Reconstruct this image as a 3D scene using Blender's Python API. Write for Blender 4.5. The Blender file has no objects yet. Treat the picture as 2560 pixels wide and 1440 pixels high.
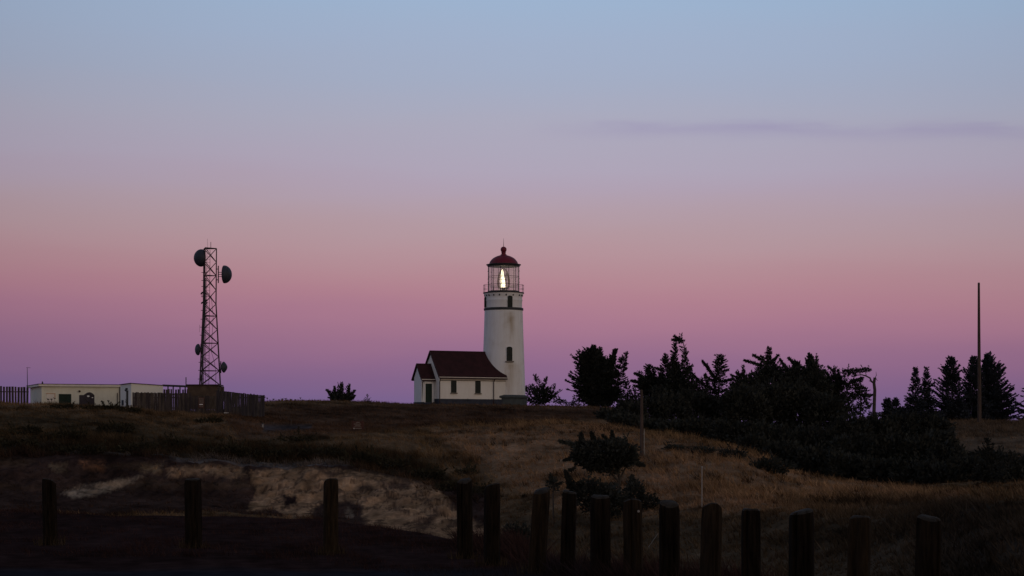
import bpy, math, random
import numpy as np
from math import radians, sin, cos, pi, sqrt, atan2

rng = np.random.default_rng(11)
random.seed(5)
SC = bpy.context.scene
COL = SC.collection
F = 4800.0          # focal length in photograph pixels
HY = 1090.0         # row of the true horizon

# ------------------------------------------------------------------ camera
cam = bpy.data.cameras.new("camera")
camo = bpy.data.objects.new("camera", cam)
COL.objects.link(camo)
camo.location = (0, 0, 0)
camo.rotation_euler = (pi / 2, 0, 0)
cam.lens = 36.0 * F / 2560.0
cam.sensor_width = 36.0
cam.shift_y = (HY - 720.0) / 2560.0
cam.clip_start = 0.1
cam.clip_end = 60000
SC.camera = camo
SC.view_settings.view_transform = 'Standard'
SC.view_settings.look = 'None'
SC.view_settings.exposure = 0
SC.view_settings.gamma = 1
SC.view_settings.use_curve_mapping = False


def lin(c):
    return tuple(((v / 255.0) / 12.92 if v / 255.0 <= 0.04045 else ((v / 255.0 + 0.055) / 1.055) ** 2.4) for v in c)


# ------------------------------------------------------------------ world: dawn sky opposite the sunrise
world = bpy.data.worlds.new("World")
SC.world = world
world.use_nodes = True
nt = world.node_tree
nt.nodes.clear()
N = nt.nodes
Lk = nt.links


def mth(op, a, b=None, c=None, clamp=False):
    n = N.new('ShaderNodeMath')
    n.operation = op
    n.use_clamp = clamp
    for i, v in enumerate((a, b, c)):
        if v is None:
            continue
        if isinstance(v, (int, float)):
            n.inputs[i].default_value = v
        else:
            Lk.new(v, n.inputs[i])
    return n.outputs[0]


tc = N.new('ShaderNodeTexCoord')
sep = N.new('ShaderNodeSeparateXYZ')
Lk.new(tc.outputs['Generated'], sep.inputs[0])
dx, dy, dz = sep.outputs
hor = mth('SQRT', mth('MAXIMUM', mth('SUBTRACT', 1.0, mth('MULTIPLY', dz, dz)), 1e-4))
elev = mth('DIVIDE', dz, hor)
# soft unevenness in the bands
mp = N.new('ShaderNodeMapping')
mp.inputs['Scale'].default_value = (3.0, 3.0, 22.0)
Lk.new(tc.outputs['Generated'], mp.inputs[0])
no = N.new('ShaderNodeTexNoise')
no.inputs['Scale'].default_value = 1.6
no.inputs['Detail'].default_value = 3
Lk.new(mp.outputs[0], no.inputs['Vector'])
e2 = mth('ADD', elev, mth('MULTIPLY', dx, 0.018))
e2 = mth('ADD', e2, mth('MULTIPLY', mth('SUBTRACT', no.outputs[0], 0.5), 0.016))
front = N.new('ShaderNodeValToRGB')
Lk.new(e2, front.inputs[0])
SKY = [(1100, (104, 90, 134)), (1040, (113, 94, 138)), (1000, (120, 97, 139)), (958, (131, 100, 138)), (904, (145, 106, 139)), (850, (157, 113, 140)),
       (796, (168, 120, 142)), (742, (176, 128, 143)), (700, (179, 135, 146)), (660, (180, 141, 150)), (620, (181, 147, 155)),
       (579, (180, 152, 160)), (540, (179, 155, 165)), (503, (178, 158, 171)), (460, (176, 161, 179)), (417, (175, 165, 184)),
       (308, (171, 170, 189)), (200, (164, 173, 196)), (100, (161, 176, 202)), (0, (157, 179, 207))]
els = front.color_ramp.elements
stops = [(max(0.0, (HY - y) / F), lin(c)) for y, c in SKY]
stops += [(0.36, (0.22, 0.32, 0.46)), (0.7, (0.175, 0.22, 0.31)), (1.0, (0.125, 0.15, 0.21))]
while len(els) > 1:
    els.remove(els[0])
els[0].position = stops[0][0]
els[0].color = (*stops[0][1], 1)
for p, c in stops[1:]:
    e = els.new(p)
    e.color = (*c, 1)
back = N.new('ShaderNodeValToRGB')
Lk.new(elev, back.inputs[0])
bs = [(0.0, (0.62, 0.40, 0.25)), (0.10, (0.50, 0.38, 0.29)), (0.3, (0.30, 0.28, 0.28)), (0.7, (0.16, 0.175, 0.22)), (1.0, (0.115, 0.135, 0.19))]
els = back.color_ramp.elements
while len(els) > 1:
    els.remove(els[0])
els[0].position = 0
els[0].color = (*bs[0][1], 1)
for p, c in bs[1:]:
    e = els.new(p)
    e.color = (*c, 1)
azm = N.new('ShaderNodeMapRange')
azm.interpolation_type = 'SMOOTHSTEP'
az_in = mth('ADD', mth('MULTIPLY', dy, -0.85), mth('MULTIPLY', dx, 0.52))
Lk.new(az_in, azm.inputs[0])
azm.inputs[1].default_value = -0.35
azm.inputs[2].default_value = 0.75
mix = N.new('ShaderNodeMix')
mix.data_type = 'RGBA'
Lk.new(azm.outputs[0], mix.inputs[0])
Lk.new(front.outputs[0], mix.inputs[6])
Lk.new(back.outputs[0], mix.inputs[7])
# thin streak of cloud high on the right
azr = mth('DIVIDE', dx, mth('MAXIMUM', dy, 0.05))
mp2 = N.new('ShaderNodeMapping')
mp2.inputs['Scale'].default_value = (9.0, 9.0, 60.0)
Lk.new(tc.outputs['Generated'], mp2.inputs[0])
no2 = N.new('ShaderNodeTexNoise')
no2.inputs['Scale'].default_value = 2.2
no2.inputs['Detail'].default_value = 4
Lk.new(mp2.outputs[0], no2.inputs['Vector'])
line = mth('SUBTRACT', 0.1592, mth('MULTIPLY', mth('MAXIMUM', mth('SUBTRACT', azr, 0.09), 0.0), 0.035))
dev = mth('SUBTRACT', elev, mth('ADD', line, mth('MULTIPLY', mth('SUBTRACT', no2.outputs[0], 0.5), 0.010)))
g1 = mth('POWER', 2.718, mth('MULTIPLY', mth('POWER', mth('DIVIDE', dev, 0.0040), 2.0), -1.0))
aw = mth('MULTIPLY', mth('MULTIPLY', mth('SUBTRACT', azr, 0.005), 16.0, clamp=True), mth('GREATER_THAN', dy, 0.1))
cm = mth('MULTIPLY', mth('MULTIPLY', mth('MULTIPLY', g1, aw), mth('ADD', mth('MULTIPLY', no2.outputs[0], 1.6), -0.2)), 0.50)
vig = mth('SUBTRACT', 1.0, mth('MINIMUM', mth('MULTIPLY', mth('POWER', mth('ADD', azr, -0.03), 2.0), 1.7), 0.16))
mix2 = N.new('ShaderNodeMix')
mix2.data_type = 'RGBA'
Lk.new(cm, mix2.inputs[0])
Lk.new(mix.outputs[2], mix2.inputs[6])
mix2.inputs[7].default_value = (*lin((150, 140, 178)), 1)
bg = N.new('ShaderNodeBackground')
Lk.new(mix2.outputs[2], bg.inputs[0])
Lk.new(vig, bg.inputs[1])
wo = N.new('ShaderNodeOutputWorld')
Lk.new(bg.outputs[0], wo.inputs[0])

# ------------------------------------------------------------------ faint warm light from the coming sunrise
sun = bpy.data.lights.new("sun", 'SUN')
sun.energy = 0.32
sun.angle = radians(35)
sun.color = (1.0, 0.80, 0.62)
suno = bpy.data.objects.new("sun", sun)
COL.objects.link(suno)
suno.rotation_euler = (radians(82), 0, radians(38))

# ------------------------------------------------------------------ helpers


def P(px, py, Y):
    return np.array([(px - 1280.0) * Y / F, Y, (HY - py) * Y / F])


class MB:
    """collects geometry in world coordinates, builds ONE mesh object"""

    def __init__(s):
        s.v = []
        s.f = []
        s.n = 0

    def add(s, v, f):
        s.v.extend([tuple(map(float, p)) for p in v])
        s.f.extend([tuple(i + s.n for i in q) for q in f])
        s.n += len(v)

    def box(s, c, size, ux=(1, 0, 0), uy=(0, 1, 0), uz=(0, 0, 1), bev=0.0):
        c = np.array(c, float)
        ux, uy, uz = (np.array(a, float) for a in (ux, uy, uz))
        h = [d / 2 for d in size]
        v = []
        for a, b, d in ((-1, -1, -1), (1, -1, -1), (1, 1, -1), (-1, 1, -1), (-1, -1, 1), (1, -1, 1), (1, 1, 1), (-1, 1, 1)):
            v.append(c + ux * a * h[0] + uy * b * h[1] + uz * d * h[2])
        s.add(v, [(0, 3, 2, 1), (4, 5, 6, 7), (0, 1, 5, 4), (1, 2, 6, 5), (2, 3, 7, 6), (3, 0, 4, 7)])

    def tube(s, pts, rad, n=8, cap=True):
        pts = [np.array(p, float) for p in pts]
        if not hasattr(rad, '__len__'):
            rad = [rad] * len(pts)
        rings = []
        t0 = pts[1] - pts[0]
        a = np.array([1.0, 0, 0]) if abs(t0[2]) > 0.7 * np.linalg.norm(t0) else np.array([0, 0, 1.0])
        for i, p in enumerate(pts):
            t = (pts[min(i + 1, len(pts) - 1)] - pts[max(i - 1, 0)])
            t /= np.linalg.norm(t) + 1e-9
            u = np.cross(t, a)
            u /= np.linalg.norm(u) + 1e-9
            w = np.cross(t, u)
            rings.append([p + rad[i] * (cos(2 * pi * k / n) * u + sin(2 * pi * k / n) * w) for k in range(n)])
        v = [q for r in rings for q in r]
        f = []
        for i in range(len(pts) - 1):
            for k in range(n):
                k2 = (k + 1) % n
                f.append((i * n + k, i * n + k2, (i + 1) * n + k2, (i + 1) * n + k))
        if cap:
            f.append(tuple(range(n))[::-1])
            f.append(tuple((len(pts) - 1) * n + k for k in range(n)))
        s.add(v, f)

    def lathe(s, prof, c, axis=(0, 0, 1), n=32, cap=True):
        """prof: (radius, distance along axis)"""
        ax = np.array(axis, float)
        ax /= np.linalg.norm(ax)
        a = np.array([1.0, 0, 0]) if abs(ax[2]) > 0.7 else np.array([0, 0, 1.0])
        u = np.cross(a, ax)
        u /= np.linalg.norm(u)
        w = np.cross(ax, u)
        c = np.array(c, float)
        v = []
        for r, h in prof:
            for k in range(n):
                v.append(c + ax * h + r * (cos(2 * pi * k / n) * u + sin(2 * pi * k / n) * w))
        f = []
        for i in range(len(prof) - 1):
            for k in range(n):
                k2 = (k + 1) % n
                f.append((i * n + k, i * n + k2, (i + 1) * n + k2, (i + 1) * n + k))
        if cap:
            f.append(tuple(range(n))[::-1])
            f.append(tuple((len(prof) - 1) * n + k for k in range(n)))
        s.add(v, f)

    def prism(s, poly, d):
        """polygon (3-D points) extruded along vector d"""
        d = np.array(d, float)
        n = len(poly)
        v = [np.array(p, float) for p in poly] + [np.array(p, float) + d for p in poly]
        f = [tuple(range(n))[::-1], tuple(range(n, 2 * n))]
        for k in range(n):
            k2 = (k + 1) % n
            f.append((k, k2, n + k2, n + k))
        s.add(v, f)

    def build(s, name, mat, parent=None, smooth=False):
        me = bpy.data.meshes.new(name)
        off = np.array(parent_loc(parent))
        me.from_pydata([tuple(np.array(p) - off) for p in s.v], [], s.f)
        me.materials.append(mat)
        me.update()
        import bmesh
        bm = bmesh.new()
        bm.from_mesh(me)
        bmesh.ops.recalc_face_normals(bm, faces=bm.faces)
        bm.to_mesh(me)
        bm.free()
        if smooth:
            me.polygons.foreach_set('use_smooth', [True] * len(me.polygons))
            try:
                me.set_sharp_from_angle(angle=radians(40))
            except Exception:
                pass
        o = bpy.data.objects.new(name, me)
        COL.objects.link(o)
        if parent is not None:
            o.parent = parent
        return o


def parent_loc(p):
    l = np.zeros(3)
    while p is not None:
        l += np.array(p.location)
        p = p.parent
    return l


def tag(o, label, cat, group=None, kind=None):
    if label:
        o['label'] = label
    if cat:
        o['category'] = cat
    if group:
        o['group'] = group
    if kind:
        o['kind'] = kind
    return o


def thing(name, label, cat, loc, group=None):
    o = bpy.data.objects.new(name, None)
    COL.objects.link(o)
    o.location = tuple(float(a) for a in loc)
    o.empty_display_size = 0.3
    return tag(o, label, cat, group)


def npmesh(name, mat, V, nper, parent=None, colors=None, smooth=False, faces=None):
    """fast mesh from numpy: V (n*nper,3) each nper verts one face, or faces array"""
    V = np.asarray(V, dtype=np.float32)
    if parent is not None:
        V = V - np.array(parent_loc(parent), dtype=np.float32)
    me = bpy.data.meshes.new(name)
    me.vertices.add(len(V))
    me.vertices.foreach_set('co', V.ravel())
    if faces is None:
        nf = len(V) // nper
        idx = np.arange(nf * nper, dtype=np.int32)
    else:
        nf = len(faces)
        idx = np.asarray(faces, dtype=np.int32).ravel()
    me.loops.add(nf * nper)
    me.loops.foreach_set('vertex_index', idx)
    me.polygons.add(nf)
    me.polygons.foreach_set('loop_start', np.arange(0, nf * nper, nper, dtype=np.int32))
    me.polygons.foreach_set('loop_total', np.full(nf, nper, dtype=np.int32))
    if smooth:
        me.polygons.foreach_set('use_smooth', np.ones(nf, dtype=bool))
    me.materials.append(mat)
    if colors is not None:
        at = me.color_attributes.new('Col', 'FLOAT_COLOR', 'POINT')
        c4 = np.ones((len(V), 4), dtype=np.float32)
        c4[:, :3] = colors
        at.data.foreach_set('color', c4.ravel())
    me.update()
    me.validate()
    o = bpy.data.objects.new(name, me)
    COL.objects.link(o)
    if parent is not None:
        o.parent = parent
    return o


# ------------------------------------------------------------------ materials
def mat_basic(name, col, rough=0.8, noise=0.25, scale=3.0, metal=0.0, spec=0.3, bump=0.0, stretch=(1, 1, 1), col2=None):
    m = bpy.data.materials.new(name)
    m.use_nodes = True
    t = m.node_tree
    b = t.nodes['Principled BSDF']
    b.inputs['Roughness'].default_value = rough
    b.inputs['Metallic'].default_value = metal
    b.inputs['Specular IOR Level'].default_value = spec
    geo = t.nodes.new('ShaderNodeNewGeometry')
    mp = t.nodes.new('ShaderNodeMapping')
    mp.inputs['Scale'].default_value = stretch
    t.links.new(geo.outputs['Position'], mp.inputs[0])
    n = t.nodes.new('ShaderNodeTexNoise')
    n.inputs['Scale'].default_value = scale
    n.inputs['Detail'].default_value = 6
    n.inputs['Roughness'].default_value = 0.65
    t.links.new(mp.outputs[0], n.inputs['Vector'])
    r = t.nodes.new('ShaderNodeValToRGB')
    c2 = col2 or tuple(min(1, c * (1 + noise)) for c in col)
    c1 = tuple(c * (1 - noise) for c in col)
    r.color_ramp.elements[0].position = 0.3
    r.color_ramp.elements[0].color = (*c1, 1)
    r.color_ramp.elements[1].position = 0.7
    r.color_ramp.elements[1].color = (*c2, 1)
    t.links.new(n.outputs[0], r.inputs[0])
    t.links.new(r.outputs[0], b.inputs['Base Color'])
    if bump:
        bp = t.nodes.new('ShaderNodeBump')
        bp.inputs['Strength'].default_value = bump
        bp.inputs['Distance'].default_value = 0.05
        t.links.new(n.outputs[0], bp.inputs['Height'])
        t.links.new(bp.outputs[0], b.inputs['Normal'])
    return m


def mat_vcol(name, rough=0.95, scale=2.5, amt=0.45, bump=0.3, dist=0.1):
    m = bpy.data.materials.new(name)
    m.use_nodes = True
    t = m.node_tree
    b = t.nodes['Principled BSDF']
    b.inputs['Roughness'].default_value = rough
    b.inputs['Specular IOR Level'].default_value = 0.0
    a = t.nodes.new('ShaderNodeAttribute')
    a.attribute_name = 'Col'
    if amt:
        geo = t.nodes.new('ShaderNodeNewGeometry')
        n = t.nodes.new('ShaderNodeTexNoise')
        n.inputs['Scale'].default_value = scale
        n.inputs['Detail'].default_value = 8
        n.inputs['Roughness'].default_value = 0.7
        t.links.new(geo.outputs['Position'], n.inputs['Vector'])
        mr = t.nodes.new('ShaderNodeMapRange')
        mr.inputs[1].default_value = 0.3
        mr.inputs[2].default_value = 0.7
        mr.inputs[3].default_value = 1 - amt
        mr.inputs[4].default_value = 1 + amt
        t.links.new(n.outputs[0], mr.inputs[0])
        vm = t.nodes.new('ShaderNodeVectorMath')
        vm.operation = 'SCALE'
        t.links.new(a.outputs['Color'], vm.inputs[0])
        t.links.new(mr.outputs[0], vm.inputs['Scale'])
        t.links.new(vm.outputs[0], b.inputs['Base Color'])
        bp = t.nodes.new('ShaderNodeBump')
        bp.inputs['Strength'].default_value = bump
        bp.inputs['Distance'].default_value = dist
        t.links.new(n.outputs[0], bp.inputs['Height'])
        t.links.new(bp.outputs[0], b.inputs['Normal'])
    else:
        t.links.new(a.outputs['Color'], b.inputs['Base Color'])
    return m


M = {}
M['ground'] = mat_vcol('ground')
M['grass'] = mat_vcol('grass', amt=0)
M['needles'] = mat_basic('needles', (0.036, 0.038, 0.034), rough=0.9, noise=0.5, scale=0.8, spec=0.05)
M['needles_cool'] = mat_basic('needles_cool', (0.036, 0.041, 0.053), rough=0.9, noise=0.5, scale=0.8, spec=0.05)
M['shrub'] = mat_basic('shrub', (0.034, 0.035, 0.031), rough=0.9, noise=0.5, scale=0.5, spec=0.05)
M['heath'] = mat_basic('heath', (0.036, 0.031, 0.020), rough=0.95, noise=0.5, scale=0.9, spec=0.02)
M['bark'] = mat_basic('bark', (0.055, 0.045, 0.038), rough=0.95, noise=0.4, scale=4)
M['post_wood'] = mat_basic('post_wood', (0.014, 0.0095, 0.0066), rough=0.95, spec=0.05, noise=0.85, scale=5, bump=0.8, stretch=(6, 6, 0.6))
M['post_pale'] = mat_basic('post_pale', (0.027, 0.018, 0.011), rough=0.95, spec=0.05, noise=0.6, scale=5, bump=0.8, stretch=(6, 6, 0.6))
M['fence_wood'] = mat_basic('fence_wood', (0.052, 0.038, 0.036), rough=0.95, noise=0.5, scale=1.2, stretch=(3, 3, 0.8))
M['fence_wood2'] = mat_basic('fence_wood2', (0.075, 0.056, 0.044), rough=0.95, noise=0.5, scale=1.2, stretch=(3, 3, 0.8))
M['pole_wood'] = mat_basic('pole_wood', (0.075, 0.053, 0.046), rough=0.95, spec=0.1, noise=0.35, scale=2, stretch=(4, 4, 0.4))
M['pale_pole'] = mat_basic('pale_pole', (0.30, 0.27, 0.25), rough=0.7, noise=0.2, scale=2)
M['roof_red'] = mat_basic('roof_red', (0.030, 0.0075, 0.0095), rough=0.9, noise=0.35, scale=1.5, stretch=(1, 1, 1))
M['dome_red'] = mat_basic('dome_red', (0.150, 0.010, 0.028), rough=0.55, noise=0.2, scale=2)
M['dark_metal'] = mat_basic('dark_metal', (0.030, 0.030, 0.034), rough=0.6, noise=0.25, scale=6)
M['tower_steel'] = mat_basic('tower_steel', (0.055, 0.028, 0.034), rough=0.7, noise=0.3, scale=3)
M['dish'] = mat_basic('dish', (0.030, 0.034, 0.050), rough=0.6, noise=0.15, scale=3)
M['foundation'] = mat_basic('foundation', (0.036, 0.040, 0.058), rough=0.9, noise=0.3, scale=2)
M['plinth'] = mat_basic('plinth', (0.060, 0.070, 0.076), rough=0.9, noise=0.3, scale=2)
M['window_dark'] = mat_basic('window_dark', (0.010, 0.014, 0.013), rough=0.5, noise=0.2, scale=6, spec=0.2)
M['green_paint'] = mat_basic('green_paint', (0.022, 0.034, 0.028), rough=0.8, spec=0.1, noise=0.2, scale=4)
M['trim_dark'] = mat_basic('trim_dark', (0.035, 0.016, 0.018), rough=0.7, noise=0.2, scale=4)
M['fascia'] = mat_basic('fascia', (0.72, 0.66, 0.60), rough=0.7, noise=0.1, scale=3)
M['sill'] = mat_basic('sill', (0.20, 0.17, 0.15), rough=0.9, noise=0.2, scale=4)
M['shed_brown'] = mat_basic('shed_brown', (0.075, 0.050, 0.036), rough=0.95, noise=0.45, scale=1.5)
M['sign_brown'] = mat_basic('sign_brown', (0.065, 0.024, 0.018), rough=0.8, noise=0.2, scale=6)
M['letter'] = mat_basic('letter', (0.30, 0.26, 0.23), rough=0.8, noise=0.2, scale=6)
M['sign_purple'] = mat_basic('sign_purple', (0.035, 0.026, 0.036), rough=0.7, noise=0.3, scale=4)
M['white'] = mat_basic('white', (0.78, 0.76, 0.76), rough=0.7, noise=0.06, scale=3)
M['rust'] = mat_basic('rust', (0.50, 0.22, 0.10), rough=0.9, noise=0.3, scale=6)


def mat_wall(name, base, stain_cols=(0.45, 0.33, 0.20), stain=0.35, streak=(2.2, 2.2, 0.25), spots=None, lap=False):
    m = bpy.data.materials.new(name)
    m.use_nodes = True
    t = m.node_tree
    b = t.nodes['Principled BSDF']
    b.inputs['Roughness'].default_value = 0.85
    b.inputs['Specular IOR Level'].default_value = 0.2
    geo = t.nodes.new('ShaderNodeNewGeometry')
    mp = t.nodes.new('ShaderNodeMapping')
    mp.inputs['Scale'].default_value = streak
    t.links.new(geo.outputs['Position'], mp.inputs[0])
    n = t.nodes.new('ShaderNodeTexNoise')
    n.inputs['Scale'].default_value = 1.0
    n.inputs['Detail'].default_value = 7
    n.inputs['Roughness'].default_value = 0.7
    t.links.new(mp.outputs[0], n.inputs['Vector'])
    n2 = t.nodes.new('ShaderNodeTexNoise')
    n2.inputs['Scale'].default_value = 0.9
    n2.inputs['Detail'].default_value = 6
    t.links.new(geo.outputs['Position'], n2.inputs['Vector'])
    mr = t.nodes.new('ShaderNodeMapRange')
    mr.inputs[1].default_value = 0.45
    mr.inputs[2].default_value = 0.8
    mr.inputs[3].default_value = 0
    mr.inputs[4].default_value = stain
    t.links.new(n.outputs[0], mr.inputs[0])
    mr2 = t.nodes.new('ShaderNodeMapRange')
    mr2.inputs[1].default_value = 0.5
    mr2.inputs[2].default_value = 0.75
    mr2.inputs[3].default_value = 0
    mr2.inputs[4].default_value = stain * 0.6
    t.links.new(n2.outputs[0], mr2.inputs[0])
    fac = t.nodes.new('ShaderNodeMath')
    fac.operation = 'ADD'
    t.links.new(mr.outputs[0], fac.inputs[0])
    t.links.new(mr2.outputs[0], fac.inputs[1])
    last = fac.outputs[0]
    sp = t.nodes.new('ShaderNodeSeparateXYZ')
    t.links.new(geo.outputs['Position'], sp.inputs[0])

    def mm(op, a, bb, clamp=False):
        q = t.nodes.new('ShaderNodeMath')
        q.operation = op
        q.use_clamp = clamp
        for i, v in enumerate((a, bb)):
            if isinstance(v, (int, float)):
                q.inputs[i].default_value = v
            else:
                t.links.new(v, q.inputs[i])
        return q.outputs[0]
    for (sx, sw, z0, z1, amt) in (spots or []):
        d = mm('DIVIDE', mm('SUBTRACT', mm('ADD', sp.outputs[0], mm('MULTIPLY', mm('SUBTRACT', n2.outputs[0], 0.5), sw * 1.6)), sx), sw)
        g = mm('POWER', 2.718, mm('MULTIPLY', mm('MULTIPLY', d, d), -1.0))
        zz = mm('MULTIPLY', mm('DIVIDE', mm('SUBTRACT', z1, sp.outputs[2]), 0.35, True), mm('DIVIDE', mm('SUBTRACT', sp.outputs[2], z0), (z1 - z0), True), True)
        s_ = mm('MULTIPLY', mm('MULTIPLY', g, zz), mm('MULTIPLY', mm('ADD', n.outputs[0], 0.25), amt))
        last = mm('ADD', last, s_, True)
    mx = t.nodes.new('ShaderNodeMix')
    mx.data_type = 'RGBA'
    t.links.new(last, mx.inputs[0])
    mx.inputs[6].default_value = (*base, 1)
    mx.inputs[7].default_value = (*stain_cols, 1)
    t.links.new(mx.outputs[2], b.inputs['Base Color'])
    bp = t.nodes.new('ShaderNodeBump')
    bp.inputs['Strength'].default_value = 0.35
    bp.inputs['Distance'].default_value = 0.03
    if lap:
        w = t.nodes.new('ShaderNodeTexWave')
        w.wave_type = 'BANDS'
        w.bands_direction = 'Z'
        w.wave_profile = 'SAW'
        w.inputs['Scale'].default_value = 1.3
        t.links.new(geo.outputs['Position'], w.inputs['Vector'])
        t.links.new(w.outputs[0], bp.inputs['Height'])
        bp.inputs['Strength'].default_value = 0.8
    else:
        t.links.new(n2.outputs[0], bp.inputs['Height'])
    t.links.new(bp.outputs[0], b.inputs['Normal'])
    return m


# ------------------------------------------------------------------ value noise
_perm = rng.random((256, 256))


def vnoise(x, y):
    xi = np.floor(x).astype(int)
    yi = np.floor(y).astype(int)
    fx = x - xi
    fy = y - yi
    fx = fx * fx * (3 - 2 * fx)
    fy = fy * fy * (3 - 2 * fy)
    a = _perm[xi % 256, yi % 256]
    b = _perm[(xi + 1) % 256, yi % 256]
    c = _perm[xi % 256, (yi + 1) % 256]
    d = _perm[(xi + 1) % 256, (yi + 1) % 256]
    return (a * (1 - fx) + b * fx) * (1 - fy) + (c * (1 - fx) + d * fx) * fy


def fbm(x, y, oct=4):
    s = 0
    a = 1
    t = 0
    for i in range(oct):
        s = s + a * vnoise(x * 2 ** i + 13.7 * i, y * 2 ** i + 7.1 * i)
        t += a
        a *= 0.55
    return s / t - 0.5


# ------------------------------------------------------------------ terrain: columns of (Y, py) or (Y, None, z)
Z = lambda z, Y: HY - z * F / Y
G0 = -1.6
COLS = {
    -900: [(3, G0), (14, G0), (42, G0), (48, -3.8), (75, -8), (100, -4.6), (118, -3.9), (126, -1.2), (160, 2.0), (178, 3.3), (197, 2.5), (245, 2.0)],
    0: [(3, G0), (14, G0), (40, G0), (46, -3.8), (75, -8), (100, -4.5), (118, -3.6), (126, -1.2), (160, 1.9), (178, 3.0), (197, 2.5), (245, 2.0)],
    120: [(3, G0), (14, G0), (39.6, G0), (45.5, -3.8), (75, -8), (101, -4.5), (119, -3.6), (126.5, -1.3), (160, 1.75), (177, 2.72), (197, 2.4), (245, 2.0)],
    300: [(3, G0), (14, G0), (39, G0), (45, -3.8), (75, -8), (102, -4.6), (120, -3.6), (127, -1.5), (158, 1.25), (176, 2.40), (197, 2.4), (245, 2.0)],
    430: [(3, G0), (14, G0), (39, G0), (45, -3.8), (75, -8), (102, -4.6), (120, -3.6), (128, -1.6), (158, 0.8), (172, 1.85), (197, 2.4), (245, 2.2)],
    560: [(3, G0), (14, G0), (38.5, G0), (45, -3.8), (75, -8), (104, -4.7), (120, -3.9), (129, -1.75), (156, 0.35), (172, 1.8), (205, 2.7), (245, 2.6)],
    700: [(3, G0), (14, G0), (37.5, G0), (44, -3.8), (75, -8), (103, -4.8), (119, -4.0), (129, -1.95), (157, 0.3), (176, 1.3), (215, 3.9), (250, 3.2)],
    850: [(3, G0), (14, G0), (35.5, G0), (42, -3.8), (75, -8), (102, -5.0), (116, -4.2), (129, -2.0), (158, 0.35), (178, 1.25), (216, 3.9), (250, 3.2)],
    1030: [(3, G0), (14, G0), (31.5, G0), (38, -3.8), (72, -8), (97, -5.4), (110, -4.5), (127, -2.7), (158, 0.35), (180, 1.35), (219, 3.62), (250, 3.0)],
    1150: [(3, G0), (14, G0), (29.6, G0), (36, -3.8), (68, -8), (88, -6.0), (104, -5.0), (122, -3.4), (158, 0.3), (182, 1.45), (219, 3.55), (250, 3.0)],
    1260: [(3, G0), (14, G0), (28.0, G0), (34, -4), (62, -8), (80, -6.2), (100, -5.0), (122, -2.9), (158, 0.4), (184, 1.5), (219, 3.5), (250, 3.0)],
    1400: [(3, G0), (14, G0), (23.4, G0), (30, -4), (58, -7.6), (75, -6.0), (96, -4.4), (122, -2.4), (158, 0.5), (184, 1.5), (219, 3.4), (250, 2.8)],
    1520: [(3, G0), (14, G0), (22, G0), (29, -4), (55, -7.2), (70, -5.6), (94, -4.1), (120, -2.2), (155, 0.3), (176, 1.0), (222, 3.25), (250, 2.6)],
    1700: [(3, G0), (14, G0), (20.6, G0), (28, -4), (50, -6.6), (66, -5.2), (90, -3.7), (112, -2.5), (152, -0.1), (168, -0.3), (228, 1.2), (255, 1.2)],
    1860: [(3, G0), (14, G0), (19.8, G0), (27, -4), (47, -6.3), (62, -4.9), (83, -3.5), (101, -3.0), (143, -1.05), (162, -1.6), (228, 0.9), (258, 1.0)],
    2000: [(3, G0), (14, G0), (19, G0), (26, -4), (44, -6), (58, -4.5), (76, -3.2), (92, -3.4), (136, -2.75), (156, -3.6), (228, 0.6), (262, 0.8)],
    2200: [(3, G0), (14, G0), (18.2, G0), (25, -4), (42, -5.6), (54, -4.0), (72, -2.9), (87, -3.1), (128, -3.4), (152, -4.2), (226, 1.2), (262, 1.3)],
    2400: [(3, G0), (14, G0), (17.4, G0), (24, -4), (38, -5), (50, -3.6), (66, -2.6), (80, -2.45), (122, -3.75), (150, -3.2), (222, 1.62), (262, 1.4)],
    2560: [(3, G0), (14, G0), (16.8, G0), (23, -3.8), (35, -4.6), (46, -3.2), (60, -2.2), (78, -2.15), (116, -3.5), (150, -2.4), (222, 1.65), (262, 1.4)],
    3500: [(3, G0), (14, G0), (16, G0), (22, -3.5), (33, -4.2), (44, -3.0), (58, -2.0), (78, -1.8), (112, -3.0), (150, -2.0), (222, 1.7), (262, 1.4)],
}
ck = np.array(sorted(COLS))
CY = np.array([[a for a, b in COLS[k]] for k in ck], float)
CZ = np.array([[b for a, b in COLS[k]] for k in ck], float)
# tail: far drop to the sea
CY = np.hstack([CY, np.full((len(ck), 1), 330.0), np.full((len(ck), 1), 430.0)])
CZ = np.hstack([CZ, np.full((len(ck), 1), -8.0), np.full((len(ck), 1), -70.0)])
K = CY.shape[1]


def smooth_interp(xs, xk, yk):
    """monotone-ish cubic (Catmull with limited tangents) along axis 0"""
    xs = np.asarray(xs, float)
    i = np.clip(np.searchsorted(xk, xs, side='right') - 1, 0, len(xk) - 2)
    h = (xk[i + 1] - xk[i])
    t = np.clip((xs - xk[i]) / h, 0, 1)
    sl = (yk[1:] - yk[:-1]) / (xk[1:] - xk[:-1]).reshape(-1, *([1] * (yk.ndim - 1)))
    m = np.zeros_like(yk)
    m[1:-1] = np.where(sl[1:] * sl[:-1] > 0, 2 * sl[1:] * sl[:-1] / (sl[1:] + sl[:-1] + 1e-12), 0)
    m[0] = sl[0]
    m[-1] = sl[-1]
    sh = (-1,) + (1,) * (yk.ndim - 1)
    t = t.reshape(sh)
    h = h.reshape(sh)
    h00 = 2 * t**3 - 3 * t**2 + 1
    h10 = t**3 - 2 * t**2 + t
    h01 = -2 * t**3 + 3 * t**2
    h11 = t**3 - t**2
    return h00 * yk[i] + h10 * h * m[i] + h01 * yk[i + 1] + h11 * h * m[i + 1]


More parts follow.
